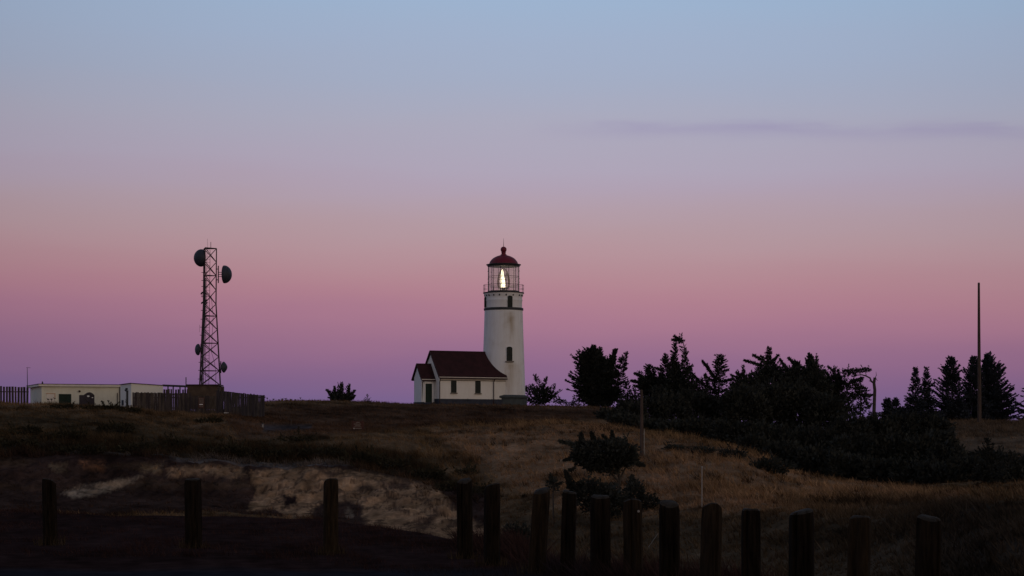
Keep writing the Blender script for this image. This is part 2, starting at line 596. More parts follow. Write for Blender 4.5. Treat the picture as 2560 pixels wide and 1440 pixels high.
def surf(px, k):
    """arrays px, k (param 0..K-1) -> X, Y, Z including roughness"""
    px = np.asarray(px, float)
    k = np.asarray(k, float)
    Yc = smooth_interp(px, ck.astype(float), CY)
    Zc = smooth_interp(px, ck.astype(float), CZ)
    i = np.clip(np.floor(k).astype(int), 0, K - 2)
    t = k - i
    r = np.arange(len(px))
    Y = Yc[r, i] * (1 - t) + Yc[r, i + 1] * t
    # cubic in z
    def tan(j):
        a = np.clip(j - 1, 0, K - 1)
        b = np.clip(j + 1, 0, K - 1)
        s1 = (Zc[r, j] - Zc[r, a]) / np.maximum(Yc[r, j] - Yc[r, a], 1e-3)
        s2 = (Zc[r, b] - Zc[r, j]) / np.maximum(Yc[r, b] - Yc[r, j], 1e-3)
        return np.where(s1 * s2 > 0, 2 * s1 * s2 / (s1 + s2 + 1e-12), 0)
    h = Yc[r, i + 1] - Yc[r, i]
    z = (2 * t**3 - 3 * t**2 + 1) * Zc[r, i] + (t**3 - 2 * t**2 + t) * h * tan(i) + (-2 * t**3 + 3 * t**2) * Zc[r, i + 1] + (t**3 - t**2) * h * tan(i + 1)
    X = (px - 1280) * Y / F
    # roughness
    amp = np.clip((k - 3.0) / 2, 0, 1) * np.clip((12.2 - k), 0, 1)
    flat = np.clip(1 - np.abs(k - 9.7) / 1.2, 0, 1)
    z = z + amp * (1 - 0.75 * flat) * (0.75 * fbm(X / 7, Y / 9, 4) + 0.45 * fbm(X / 2.2 + 50, Y / 2.6, 3))
    cl = np.exp(-((k - 6.4) / 0.5) ** 2) * np.clip((1250 - px) / 60, 0, 1)
    z = z + cl * (0.9 * fbm(X / 1.3 + 9, Y / 1.0, 4) + 0.5 * fbm(X / 0.5 + 3, Y / 0.6, 3))
    near = np.clip(2.6 - k, 0, 1)
    z = z + near * 0.05 * fbm(X / 1.2, Y / 1.2, 4)
    # ripple of the foreground lip
    lip = np.exp(-((k - 2.15) / 0.3) ** 2)
    z = z + lip * 0.16 * fbm(X / 1.5 + 3, Y / 3, 3)
    return X, Y, z


def ground_z(px, Y):
    ks = np.linspace(0, K - 1, 500)
    X_, Y_, Z_ = surf(np.full(500, float(px)), ks)
    return float(np.interp(Y, Y_, Z_))


def ground_at_py(px, py, ymin=50):
    """first (nearest beyond ymin) Y where the surface shows at row py"""
    ks = np.linspace(2.5, 10.2, 900)
    X_, Y_, Z_ = surf(np.full(900, float(px)), ks)
    pr = HY - Z_ * F / Y_
    for a in range(len(ks)):
        if Y_[a] > ymin and pr[a] <= py:
            return float(Y_[a])
    return float(Y_[-1])


def inpoly(px, py, poly, soft=6.0):
    """soft membership 0..1"""
    poly = np.array(poly, float)
    n = len(poly)
    inside = np.zeros(px.shape, bool)
    dmin = np.full(px.shape, 1e9)
    for i in range(n):
        x1, y1 = poly[i]
        x2, y2 = poly[(i + 1) % n]
        cond = ((y1 > py) != (y2 > py))
        with np.errstate(divide='ignore', invalid='ignore'):
            xi = (x2 - x1) * (py - y1) / (y2 - y1 + 1e-12) + x1
        inside ^= cond & (px < xi)
        L2 = (x2 - x1) ** 2 + (y2 - y1) ** 2
        t = np.clip(((px - x1) * (x2 - x1) + (py - y1) * (y2 - y1)) / L2, 0, 1)
        d = np.hypot(px - x1 - t * (x2 - x1), py - y1 - t * (y2 - y1))
        dmin = np.minimum(dmin, d)
    sd = np.where(inside, dmin, -dmin)
    return np.clip(0.5 + sd / (2 * soft), 0, 1)


STRIP = [(1090, 1078), (1300, 1068), (1500, 1056), (1560, 1078), (1620, 1100), (1700, 1104), (1850, 1125), (2050, 1182), (2250, 1210), (2420, 1238), (2300, 1252),
         (2100, 1262), (1900, 1272), (1640, 1285), (1560, 1300), (1440, 1275), (1330, 1240), (1220, 1170), (1130, 1120)]
CLIFF_MAIN = [(622, 1178), (700, 1172), (850, 1172), (950, 1190), (1010, 1203), (1062, 1212), (1092, 1216), (1125, 1250), (1146, 1285), (1215, 1318),
              (1225, 1375), (1100, 1350), (940, 1325), (905, 1308), (908, 1262), (868, 1250), (835, 1262), (800, 1258), (770, 1292), (715, 1292), (690, 1272), (618, 1278), (642, 1232), (628, 1200)]
CLIFF_WHITE = [(158, 1234), (185, 1217), (250, 1208), (330, 1194), (362, 1190), (300, 1220), (240, 1238), (185, 1246)]
CLIFF_B = [(420, 1170), (500, 1164), (600, 1166), (612, 1192), (575, 1196), (520, 1182), (470, 1192), (420, 1190)]
CLIFF_C = [(120, 1160), (170, 1158), (165, 1180), (140, 1178)]
CLIFF_D = [(200, 1152), (262, 1155), (262, 1178), (215, 1172)]
CLIFF_E = [(700, 1236), (742, 1238), (748, 1262), (712, 1266)]
CLIFF_F = [(350, 1165), (415, 1160), (400, 1182), (352, 1180)]
CLIFF_G = [(862, 1276), (872, 1270), (884, 1280), (880, 1292), (866, 1294)]
ROAD = [(655, 1063), (780, 1062), (775, 1074), (660, 1078)]
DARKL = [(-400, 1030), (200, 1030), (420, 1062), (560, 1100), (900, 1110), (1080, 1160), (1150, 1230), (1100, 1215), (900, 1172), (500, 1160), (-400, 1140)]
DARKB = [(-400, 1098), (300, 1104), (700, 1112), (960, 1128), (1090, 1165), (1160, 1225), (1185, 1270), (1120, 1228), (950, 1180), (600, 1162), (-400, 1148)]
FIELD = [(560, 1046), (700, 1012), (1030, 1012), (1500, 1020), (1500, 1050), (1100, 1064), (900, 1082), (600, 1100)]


def albedo(X, Y, Z_, k):
    px = 1280 + X * F / Y
    py = HY - Z_ * F / Y
    j = fbm(px / 30, py / 14, 4) * 30
    j2 = fbm(px / 22 + 40, py / 12 + 3, 4) * 24
    qx, qy = px + j, py + j2 * 0.6
    fx = fbm(px / 7 + 3, py / 5, 3) * 15
    fy = fbm(px / 6 + 60, py / 4 + 8, 3) * 11
    n1 = fbm(X / 3.0, Y / 5.0, 4)
    n2 = fbm(X / 0.8 + 5, Y / 1.6, 3)
    base = np.array([0.108, 0.070, 0.042])
    c = np.ones((len(X), 3)) * base
    n3 = fbm((X + 0.7 * Y) / 1.6 + 31, (Y - 0.7 * X) / 4.5, 3)
    n1 = n1 + 0.8 * n3
    c *= np.clip(1 + 1.5 * n1 + 1.2 * n2, .25, 3)[:, None]

    def lay(m, col):
        nonlocal c
        col = np.array(col)[None, :] * np.clip(1 + 1.1 * n1 + 1.1 * n2, .3, 3)[:, None]
        c = c * (1 - m[:, None]) + col * m[:, None]
    beyond = (k > 4.2)
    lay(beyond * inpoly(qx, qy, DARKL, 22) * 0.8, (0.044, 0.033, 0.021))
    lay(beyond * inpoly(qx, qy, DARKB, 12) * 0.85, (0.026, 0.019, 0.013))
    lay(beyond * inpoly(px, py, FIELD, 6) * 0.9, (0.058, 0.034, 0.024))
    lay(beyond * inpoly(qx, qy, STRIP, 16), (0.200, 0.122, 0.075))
    # paler dry grass on the back hill at right
    bh = beyond * (k > 9.0) * np.clip((px - 2330) / 50, 0, 1)
    lay(bh * 0.8, (0.10, 0.070, 0.050))
    # lower slopes right of the cliff
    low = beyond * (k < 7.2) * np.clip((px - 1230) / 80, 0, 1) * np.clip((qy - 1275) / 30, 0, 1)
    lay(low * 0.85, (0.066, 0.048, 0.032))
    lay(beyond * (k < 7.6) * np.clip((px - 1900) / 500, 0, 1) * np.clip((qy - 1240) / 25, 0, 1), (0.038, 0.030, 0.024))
    # streak of pale grass on the lip above the left slope
    lay(beyond * inpoly(qx, qy, [(430, 1062), (520, 1058), (590, 1080), (760, 1085), (700, 1094), (560, 1090)], 8) * 0.5, (0.12, 0.08, 0.055))
    # cliff: dark weathered face with pale sandstone showing
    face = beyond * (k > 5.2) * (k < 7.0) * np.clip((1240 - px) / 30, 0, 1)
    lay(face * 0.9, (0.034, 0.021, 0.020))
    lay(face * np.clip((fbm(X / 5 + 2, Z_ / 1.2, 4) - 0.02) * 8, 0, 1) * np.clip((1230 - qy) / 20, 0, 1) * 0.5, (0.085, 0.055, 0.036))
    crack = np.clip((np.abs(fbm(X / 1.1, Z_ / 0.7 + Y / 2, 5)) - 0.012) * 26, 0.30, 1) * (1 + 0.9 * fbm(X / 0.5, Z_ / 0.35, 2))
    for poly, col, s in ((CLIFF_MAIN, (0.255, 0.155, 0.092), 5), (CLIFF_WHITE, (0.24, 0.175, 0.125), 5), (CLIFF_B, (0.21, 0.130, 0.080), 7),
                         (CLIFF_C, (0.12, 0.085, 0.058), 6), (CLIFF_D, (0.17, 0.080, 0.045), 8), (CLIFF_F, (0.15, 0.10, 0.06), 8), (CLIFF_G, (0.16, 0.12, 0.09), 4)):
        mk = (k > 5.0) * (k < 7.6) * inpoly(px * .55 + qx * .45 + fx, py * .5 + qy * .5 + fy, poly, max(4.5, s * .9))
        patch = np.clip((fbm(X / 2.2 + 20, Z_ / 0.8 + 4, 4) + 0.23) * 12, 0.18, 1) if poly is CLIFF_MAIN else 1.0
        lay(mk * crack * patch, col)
    lay(beyond * inpoly(qx + fx, qy + fy, CLIFF_E, 4), (0.022, 0.014, 0.014))
    # pale lichen line along the cliff rim
    rim = (k > 6.9) * (k < 7.03) * np.clip((1150 - px) / 40, 0, 1) * np.clip(fbm(X / 4 + 70, Y / 3, 3) * 9, 0, 1)
    lay(rim * 0.7, (0.10, 0.09, 0.09))
    lay(beyond * inpoly(qx * .5 + px * .5, py, ROAD, 5), (0.048, 0.040, 0.042))
    # foreground bank and the asphalt edge in front
    fg = (k < 3.2)
    fgc = np.array([0.028, 0.0165, 0.0160])[None, :] * (1 + 0.9 * fbm(X / 1.1, Y / 1.6, 4) + 0.7 * fbm(X / 0.25, Y / 0.4, 2))[:, None]
    c = np.where(fg[:, None], fgc, c)
    asph = fg * np.clip((23.2 + 0.5 * fbm(X / 2, Y / 2, 3) - Y) / 0.6, 0, 1) * np.clip((1.5 - X) / 2, 0, 1)
    c = c * (1 - asph[:, None]) + np.array([0.020, 0.021, 0.028]) * asph[:, None]
    return np.clip(c, 0.002, 0.8)


def make_terrain():
    pxs = np.concatenate([np.linspace(-900, -40, 90), np.linspace(-35, 2600, 880), np.linspace(2605, 3500, 90)])
    ks = np.concatenate([np.linspace(0, 2, 60, False), np.linspace(2, 3, 24, False), np.linspace(3, 5, 24, False), np.linspace(5, 7.2, 90, False),
                         np.linspace(7.2, 10.2, 110, False), np.linspace(10.2, K - 1, 30)])
    A, B = np.meshgrid(pxs, ks)
    X, Y, Z_ = surf(A.ravel(), B.ravel())
    V = np.stack([X, Y, Z_], 1)
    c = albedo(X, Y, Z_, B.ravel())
    nx, ny = len(pxs), len(ks)
    i = np.arange(nx * ny).reshape(ny, nx)
    faces = np.stack([i[:-1, :-1], i[:-1, 1:], i[1:, 1:], i[1:, :-1]], -1).reshape(-1, 4)
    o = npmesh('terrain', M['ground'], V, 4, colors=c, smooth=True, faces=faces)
    tag(o, None, None, kind='structure')
    # ground round and behind the photographer
    m = MB()
    m.add([(-8, -60, G0 - .05), (60, -60, G0 - .05), (60, 3.6, G0 - .05), (-60, 3.6, G0 - .05), (-60, -60, G0 - .05)], [(0, 1, 2, 3, 4)])
    g = m.build('parking_ground', mat_basic('asphalt', (0.010, 0.0105, 0.014), rough=0.95, noise=0.3, scale=3, spec=0.1))
    tag(g, None, None, kind='structure')
    m = MB()
    m.add([(-30000, -3000, -62), (30000, -3000, -62), (30000, 30000, -62), (-30000, 30000, -62)], [(0, 1, 2, 3)])
    g = m.build('sea', mat_basic('sea_water', (0.02, 0.03, 0.05), rough=0.25, noise=0.2, scale=0.01, spec=0.5))
    tag(g, None, None, kind='structure')


make_terrain()


# ------------------------------------------------------------------ grass (uncountable)
def make_grass():
    def tufts(n, pxr, kr, hr, w, blades, name, colmul, extra=None, lean=0.6):
        px = rng.uniform(*pxr, n)
        k = rng.uniform(*kr, n)
        X, Y, Z_ = surf(px, k)
        py = HY - Z_ * F / Y
        if extra is not None:
            keep = extra(px, py, k, X, Y)
            px, k, X, Y, Z_ = px[keep], k[keep], X[keep], Y[keep], Z_[keep]
        c = albedo(X, Y, Z_, k)
        n = len(X)
        h = rng.uniform(*hr, n) * np.clip(1 + 1.6 * fbm(X / 2.5 + 11, Y / 3, 3), 0.4, 2)
        Bp, Tp, Wv, C = [], [], [], []
        for b in range(blades):
            a = rng.uniform(0, 2 * pi, n)
            r = rng.uniform(0, 0.22, n) * (h / 0.5)
            bx = X + r * np.cos(a)
            by = Y + r * np.sin(a)
            hh = h * rng.uniform(0.55, 1.1, n)
            tx = bx + hh * (rng.normal(-lean * 0.6, lean, n))
            ty = by + hh * (rng.normal(0, lean, n))
            wa = rng.uniform(0, pi, n)
            ww = w * rng.uniform(0.6, 1.4, n) * 0.5
            wx, wy = ww * np.cos(wa), ww * np.sin(wa)
            base = np.stack([bx, by, Z_ - 0.05], 1)
            V3 = np.stack([base + np.stack([wx, wy, 0 * wx], 1), base - np.stack([wx, wy, 0 * wx], 1),
                           np.stack([tx, ty, Z_ + hh], 1)], 1)
            Bp.append(V3)
            C.append(c * rng.uniform(0.7, 1.5, n)[:, None] * np.array(colmul))
        V = np.concatenate(Bp).reshape(-1, 3)
        CC = np.repeat(np.concatenate(C), 3, axis=0)
        return tag(npmesh(name, M['grass'], V, 3, colors=np.clip(CC, 0.002, 0.6)), None, None, kind='stuff')

    def ok_mid(px, py, k, X, Y):
        q = px + fbm(px / 30, py / 14, 4) * 30
        cliff = inpoly(q, py, CLIFF_MAIN, 3) + inpoly(q, py, CLIFF_WHITE, 3) + inpoly(px, py, ROAD, 2)
        face = (k > 5.3) & (k < 6.95) & (px < 1235)
        return (cliff < 0.4) & (~face | (rng.random(len(px)) < 0.10))
    tufts(72000, (-250, 2800), (4.7, 8.9), (0.10, 0.30), 0.05, 4, 'slope_grass', (1.15, 1.08, 1.0), ok_mid)
    tufts(26000, (-250, 2800), (8.9, 10.15), (0.10, 0.30), 0.055, 3, 'plateau_grass', (1.1, 1.05, 1.0), lambda px, py, k, X, Y: np.ones(len(px), bool))
    tufts(9000, (-250, 760), (8.7, 9.25), (0.2, 0.5), 0.05, 4, 'tall_crest_grass', (1.0, 0.95, 0.9), lambda px, py, k, X, Y: rng.random(len(px)) < np.clip(0.5 + 2.5 * fbm(X / 3, Y / 3, 2), 0, 1))
    tufts(5000, (2300, 2800), (9.5, 10.1), (0.2, 0.5), 0.05, 4, 'back_hill_grass', (1.0, 1.0, 1.0), lambda px, py, k, X, Y: np.ones(len(px), bool))
    tufts(26000, (-250, 1500), (1.45, 2.25), (0.03, 0.085), 0.012, 3, 'bank_grass', (1.3, 1.15, 1.1), lambda px, py, k, X, Y: rng.random(len(px)) < np.clip(0.45 + 3 * fbm(X / 0.9, Y / 1.4, 3), 0, 1))
    tufts(9000, (-250, 1200), (6.95, 7.5), (0.30, 0.65), 0.05, 4, 'shaggy_lip_grass', (1.1, 1.0, 0.9), lambda px, py, k, X, Y: rng.random(len(px)) < np.clip(0.5 + 3 * fbm(X / 2, Y / 2, 2), 0, 1), lean=0.5)
    tufts(5000, (1040, 2500), (6.6, 8.7), (0.30, 0.60), 0.05, 8, 'tussock_grass', (1.2, 1.15, 1.0), lambda px, py, k, X, Y: fbm(X / 4 + 8, Y / 6, 3) > -0.02)
    tufts(2600, (1040, 2500), (6.6, 8.7), (0.20, 0.45), 0.06, 8, 'dark_weeds', (0.35, 0.36, 0.38), lambda px, py, k, X, Y: fbm(X / 3 + 28, Y / 4, 3) > 0.03)
    tufts(9000, (1150, 2800), (1.8, 2.5), (0.10, 0.28), 0.02, 4, 'bank_edge_grass', (1.4, 1.3, 1.2), lambda px, py, k, X, Y: np.ones(len(px), bool))


make_grass()


# ------------------------------------------------------------------ foliage generators
def unit(a):
    return a / (np.linalg.norm(a, axis=-1, keepdims=True) + 1e-9)


def sprays(Pb, D, L, W):
    n = len(Pb)
    r = rng.normal(size=(n, 3))
    S = unit(np.cross(D, r))
    mid = Pb + D * (L * 0.45)[:, None]
    return np.stack([Pb, mid + S * W[:, None], Pb + D * L[:, None], mid - S * W[:, None]], 1).reshape(-1, 3)


class Tree:
    def __init__(s, Y, scale=1.0):
        s.Y = Y
        s.k = Y / F
        s.fol = []
        s.wood = MB()
        s.sc = scale
        s.wtri = []
        s.pc = []

    def w3(s, q):
        Yq = s.Y + (q[2] if len(q) > 2 else 0)
        return P(q[0], q[1], Yq)

    def limb(s, pts, r0, r1):
        pp = [s.w3(q) for q in pts]
        n = len(pp)
        s.wood.tube(pp, [r0 + (r1 - r0) * i / (n - 1) for i in range(n)], n=6)

    def leader(s, pts, wl, wr, up=22, prof='cone', dens=1.0, start=0.08, rtrunk=None, spray=0.34, wind=0.0, tipw=4.0, upr=None):
        """spruce leader: pts base->tip in photo px, wl/wr branch reach in px"""
        k = s.k
        pp = np.array([s.w3(q) for q in pts])
        seg = np.linalg.norm(np.diff(pp, axis=0), axis=1)
        cum = np.concatenate([[0], np.cumsum(seg)])
        Ltot = cum[-1]
        r0 = rtrunk or max(0.07, Ltot * 0.018)
        s.wood.tube(list(pp), [r0 * (1 - 0.85 * c / Ltot) for c in cum], n=6)
        nb = int(max(24, Ltot * 21 * dens * (0.6 + (wl + wr) * k / 4)))
        u = rng.uniform(start, 0.985, nb)         # position along leader
        t = 1 - u                                   # distance from tip
        base = np.stack([np.interp(u * Ltot, cum, pp[:, i]) for i in range(3)], 1)
        if prof == 'cone':
            pr = np.clip(t * 1.05, 0, 1) ** 0.70
        elif prof == 'round':
            pr = np.sqrt(np.clip(1 - (np.abs(t - 0.62) / 0.66) ** 2.2, 0.02, 1)) * np.clip(t * 1.9 + 0.05, 0, 1)
        elif prof == 'spire':
            pr = np.where(t < 0.5, 0.06 + t * 0.62, 0.37 + (t - 0.5) * 1.3)
        elif prof == 'column':
            pr = np.clip(t * 4 + 0.12, 0, 1)
        else:
            pr = np.clip(t, 0, 1)
        az = rng.uniform(0, 2 * pi, nb)
        cx = np.cos(az)
        reach = np.where(cx < 0, wl, wr) * np.abs(cx) + 0.5 * (wl + wr) * (1 - np.abs(cx))
        # whorl unevenness
        wh = 0.50 + 0.85 * vnoise(u * Ltot * 2.6 + 31 * s.Y, np.round(az * 1.3) + 5)
        L = reach * k * pr * wh * rng.uniform(0.75, 1.08, nb) + tipw * k
        L = np.maximum(L, 0.10)
        upa = np.where(cx > 0, upr if upr is not None else up, up)
        ua = np.radians(upa * (1 - 0.75 * t ** 2) + rng.normal(0, 6, nb) + 24 * (1 - t) ** 2)
        D = np.stack([np.cos(az) * np.cos(ua) - wind * 0.5, np.sin(az) * np.cos(ua) * 0.9, np.sin(ua)], 1)
        D = unit(D)
        s._branches(base, D, L, spray * s.sc, dens)

    def _branches(s, base, D, L, sp, dens=1.0, thick=1.0, wood=True):
        nb = len(base)
        m = np.maximum(6, (L / 0.034 * dens ** 0.3).astype(int))
        m = np.minimum(m, 95)
        idx = np.repeat(np.arange(nb), m)
        n = len(idx)
        uu = rng.uniform(0.12, 1.0, n) ** 0.8
        Lb = L[idx]
        Db = D[idx]
        side = unit(np.cross(Db, np.tile([0, 0, 1.0], (n, 1))))
        lat = rng.normal(0, 1, n) * 0.10 * Lb * np.clip(1.15 - uu, 0.05, 1)
        curve = (uu ** 2) * Lb * 0.10
        Pb = base[idx] + Db * (uu * Lb)[:, None] + side * lat[:, None]
        Pb[:, 2] += curve - 0.02
        sd = unit(Db + side * (np.sign(lat) * rng.uniform(0.1, 0.8, n))[:, None] + rng.normal(0, 0.28, (n, 3)))
        Ls = sp * rng.uniform(0.45, 1.0, n) * np.clip(0.55 + Lb / 1.6, 0.6, 1)
        s.fol.append(sprays(Pb, sd, Ls, Ls * rng.uniform(0.17, 0.30, n) * thick))
        if not wood:
            return
        # woody part of each branch: slim three-sided cone
        r = np.clip(L * 0.014, 0.008, 0.04)
        a1 = unit(np.cross(D, np.tile([0.3, 0.2, 1.0], (nb, 1))))
        a2 = np.cross(D, a1)
        tip = base + D * (L * 0.9)[:, None]
        tip[:, 2] += L * 0.08
        for q in range(3):
            t0, t1 = 2 * pi * q / 3, 2 * pi * (q + 1) / 3
            A = base + (a1 * cos(t0) + a2 * sin(t0)) * r[:, None]
            B = base + (a1 * cos(t1) + a2 * sin(t1)) * r[:, None]
            s.wtri.append(np.stack([A, B, tip], 1).reshape(-1, 3))

    def branch(s, a, b, w=3.0, dens=1.0, n=None, sp=0.36):
        """a single foliage-clad branch from a to b (px), w = half thickness px"""
        A, B = s.w3(a), s.w3(b)
        L = np.linalg.norm(B - A)
        s.wood.tube([A, A * 0.5 + B * 0.5 + np.array([0, 0, -0.02 * L]), B], [0.05, 0.035, 0.012], n=5)
        n = n or int(150 * L * dens / s.sc)
        u = rng.uniform(0.15, 1, n)
        Pb = A[None] + (B - A)[None] * u[:, None] + rng.normal(0, w * s.k * 0.45, (n, 3)) * (1.1 - u)[:, None]
        D = unit(unit((B - A)[None]) + rng.normal(0, 0.45, (n, 3)))
        Ls = sp * s.sc * rng.uniform(0.5, 1, n)
        s.fol.append(sprays(Pb, D, Ls, Ls * 0.2))

    def pad(s, cx, cy, rx, ry, dens=1.0, dir=(0, 0, 0.5), sp=0.4, shell=0.5, depth=None, dy=0.0, fing=1.0):
        """ellipsoidal foliage mass in px, with ragged outward sprays"""
        k = s.k
        C = s.w3((cx, cy, dy))
        s.pc.append(C)
        R = np.array([rx * k, (depth if depth else max(rx, ry) * k), ry * k])
        area = (R[0] * R[2]) * 3.14
        n = int(area * 150 * dens / (sp * s.sc / 0.4) ** 1.6 * (1 + R[1] * 0.35)) + 20
        q = unit(rng.normal(size=(n, 3)))
        rr = rng.uniform(0.15, 1, n) ** shell
        lump = 0.62 + 0.62 * vnoise(q[:, 0] * 3.4 + cx, q[:, 2] * 3.4 + q[:, 1] * 2.1 + cy)
        Pb = C[None] + q * R[None] * (rr * lump)[:, None]
        D = unit(q * np.array([1, 1, 0.7]) + np.array(dir)[None] + rng.normal(0, 0.5, (n, 3)))
        Ls = sp * s.sc * rng.uniform(0.45, 1.0, n)
        s.fol.append(sprays(Pb, D, Ls, Ls * rng.uniform(0.20, 0.34, n)))
        # ragged fingers of foliage breaking the outline
        nfg = int(3 + area * (1.6 if s.sc >= .95 else 4.0) * fing)
        if nfg:
            q = unit(rng.normal(size=(nfg, 3)) * np.array([1, .8, 1]) + np.array([0, 0, .35]))
            bq = C[None] + q * R[None] * 0.62
            Dq = unit(q * np.array([1, .8, .8]) + np.array([-.28, 0, .55])[None] + rng.normal(0, .18, (nfg, 3)))
            Lq = (0.30 * R.mean() + 0.35 * s.sc) * rng.uniform(.6, 1.35, nfg)
            s._branches(bq, Dq, Lq, 0.30 * s.sc, 1.2, wood=False)
        # inner twigs
        nt_ = max(4, int(n / 90))
        q = unit(rng.normal(size=(nt_, 3)))
        a1 = unit(np.cross(q, np.tile([0.3, 0.2, 1.0], (nt_, 1))))
        a2 = np.cross(q, a1)
        base = np.tile(C, (nt_, 1))
        tip = C[None] + q * R[None] * 0.9
        for w in range(3):
            t0, t1 = 2 * pi * w / 3, 2 * pi * (w + 1) / 3
            s.wtri.append(np.stack([base + (a1 * cos(t0) + a2 * sin(t0)) * 0.03, base + (a1 * cos(t1) + a2 * sin(t1)) * 0.03, tip], 1).reshape(-1, 3))

    def finish(s, name, label, cat, basepx, mat='needles', group=None, trunk=True, crown='crown'):
        gz = ground_z(basepx, s.Y)
        loc = ((basepx - 1280) * s.Y / F, s.Y, gz)
        if cat in ('shrub', 'plant') or name == 'rounded_conifer':
            for C in s.pc:
                s.wood.tube([np.array(loc) - [0, 0, .1], (np.array(loc) + C) / 2 + [0, 0, .05], C], [.05, .04, .02], n=5)
        t = thing(name, label, cat, loc, group)
        npmesh(crown, M[mat], np.concatenate(s.fol), 4, parent=t)
        # limbs and trunk in one mesh
        V = np.array(s.wood.v, dtype=float).reshape(-1, 3)
        n0 = len(V)
        me = bpy.data.meshes.new('trunk')
        W = np.concatenate(s.wtri) if s.wtri else np.zeros((0, 3))
        off = np.array(loc)
        verts = np.concatenate([V, W]) - off if n0 else W - off
        faces = list(s.wood.f) + [(n0 + 3 * i, n0 + 3 * i + 1, n0 + 3 * i + 2) for i in range(len(W) // 3)]
        me.from_pydata(verts.tolist(), [], faces)
        me.materials.append(M['bark'])
        o = bpy.data.objects.new('trunk', me)
        COL.objects.link(o)
        o.parent = t
        return t


def gpx(px, Y):
    return HY - ground_z(px, Y) * F / Y


def TR(Y, spec, name, label, cat, basepx, mat='needles', scale=1.0, group=None):
    t = Tree(Y, scale)
    for s in spec:
        kind, args = s[0], s[1:]
        kw = args[-1] if isinstance(args[-1], dict) else {}
        args = args[:-1] if isinstance(args[-1], dict) else args
        getattr(t, kind)(*args, **kw)
    return t.finish(name, label, cat, basepx, mat, group)


d = dict
GR = 'wind-shaped conifers along the skyline right of the lighthouse'
TR(214, [('leader', [(852, 1008), (852, 975), (855, 958)], 14, 13, d(up=45, tipw=3, dens=2)), ('leader', [(846, 1008), (838, 985), (836, 969)], 12, 9, d(up=50, dens=2)),
         ('leader', [(842, 1008), (826, 990), (815, 977)], 10, 9, d(up=50, dens=2)), ('leader', [(858, 1008), (870, 985), (874, 963)], 11, 10, d(up=50, dens=2)),
         ('leader', [(860, 1008), (876, 995), (887, 979)], 9, 9, d(up=40, dens=2)), ('leader', [(860, 1008), (880, 1000), (889, 991)], 7, 7, d(up=40, dens=2)),
         ('limb', [(855, 975), (848, 966), (844, 955)], .07, .03), ('pad', 853, 996, 30, 10, d(sp=.35, dens=1.3, fing=.3))],
   'stunted_tree', 'stunted many-topped dark tree standing alone on the crest between mast and lighthouse', 'tree', 852, scale=0.9)
TR(214, [('leader', [(921, 1011), (919, 989)], 9, 8, d(up=30, start=0.0)), ('pad', 921, 1007, 8, 3, d(sp=.25))],
   'small_spruce', 'tiny dark spruce alone on the crest just left of the lighthouse porch', 'tree', 921, scale=0.6)
TR(232, [('leader', [(1352, 1013), (1348, 965), (1336, 938)], 14, 12, d(up=25)), ('leader', [(1355, 1013), (1360, 970), (1366, 944)], 12, 10, d(up=40)),
         ('leader', [(1360, 1013), (1378, 985), (1388, 962)], 8, 9, d(up=30)), ('leader', [(1362, 1010), (1388, 988), (1405, 976)], 6, 6, d(up=30)),
         ('pad', 1352, 980, 26, 16, d(dens=.7)), ('pad', 1338, 1003, 34, 8, d(dens=.6)), ('pad', 1325, 975, 14, 12, {}), ('pad', 1375, 990, 16, 9, d(dens=.6)), ('pad', 1340, 1002, 26, 8, d(dens=.5))],
   'bushy_conifer', 'low bushy conifer close against the right side of the lighthouse tower', 'tree', 1352)
TR(230, [('pad', 1398, 1004, 18, 6, d(dens=.9, sp=.3)), ('pad', 1424, 1009, 18, 4, d(dens=.8, sp=.3)), ('pad', 1440, 1012, 14, 3, d(sp=.25))],
   'low_shrub', 'flat low shrub on the skyline between the bushy conifer and the first big conifer', 'shrub', 1410, mat='shrub', scale=.8)
TR(234, [('leader', [(1490, 1016), (1488, 940), (1484, 864)], 66, 42, d(prof='round', up=28, dens=1.7)),
         ('leader', [(1498, 1016), (1500, 940), (1501, 869)], 30, 30, d(up=40, dens=1.2)),
         ('leader', [(1486, 1010), (1468, 940), (1452, 888)], 34, 14, d(up=30, dens=1.3)),
         ('leader', [(1505, 1014), (1522, 930), (1542, 874)], 30, 24, d(up=40, dens=1.8)),
         ('leader', [(1520, 1014), (1546, 950), (1566, 880)], 28, 28, d(up=12, dens=1.1, upr=12)), ('pad', 1530, 985, 24, 22, d(dens=.8)),
         ('pad', 1486, 968, 44, 38, d(dens=.9)), ('pad', 1470, 930, 22, 22, d(dens=.7)), ('pad', 1512, 985, 36, 28, d(dens=.9)), ('pad', 1474, 994, 36, 18, d(dens=.9)), ('pad', 1498, 1006, 40, 13, d(dens=1.1)), ('pad', 1500, 1014, 34, 8, d(dens=1.2)), ('pad', 1525, 930, 14, 25, d(dens=.7))],
   'big_conifer', 'broad dense conifer with four tops, first big one right of the lighthouse', 'tree', 1492, group=GR)
TR(232, [('leader', [(1569, 1020), (1568, 954)], 18, 14, d(up=25)), ('pad', 1560, 1002, 18, 10, d(dens=.8)), ('leader', [(1590, 1020), (1584, 965)], 10, 10, d(up=40)), ('pad', 1590, 995, 18, 10, d(dens=.6))],
   'small_spruce', 'small pointed spruce in the dip between the broad four-topped conifer and the wooden pole', 'tree', 1569, group=GR)
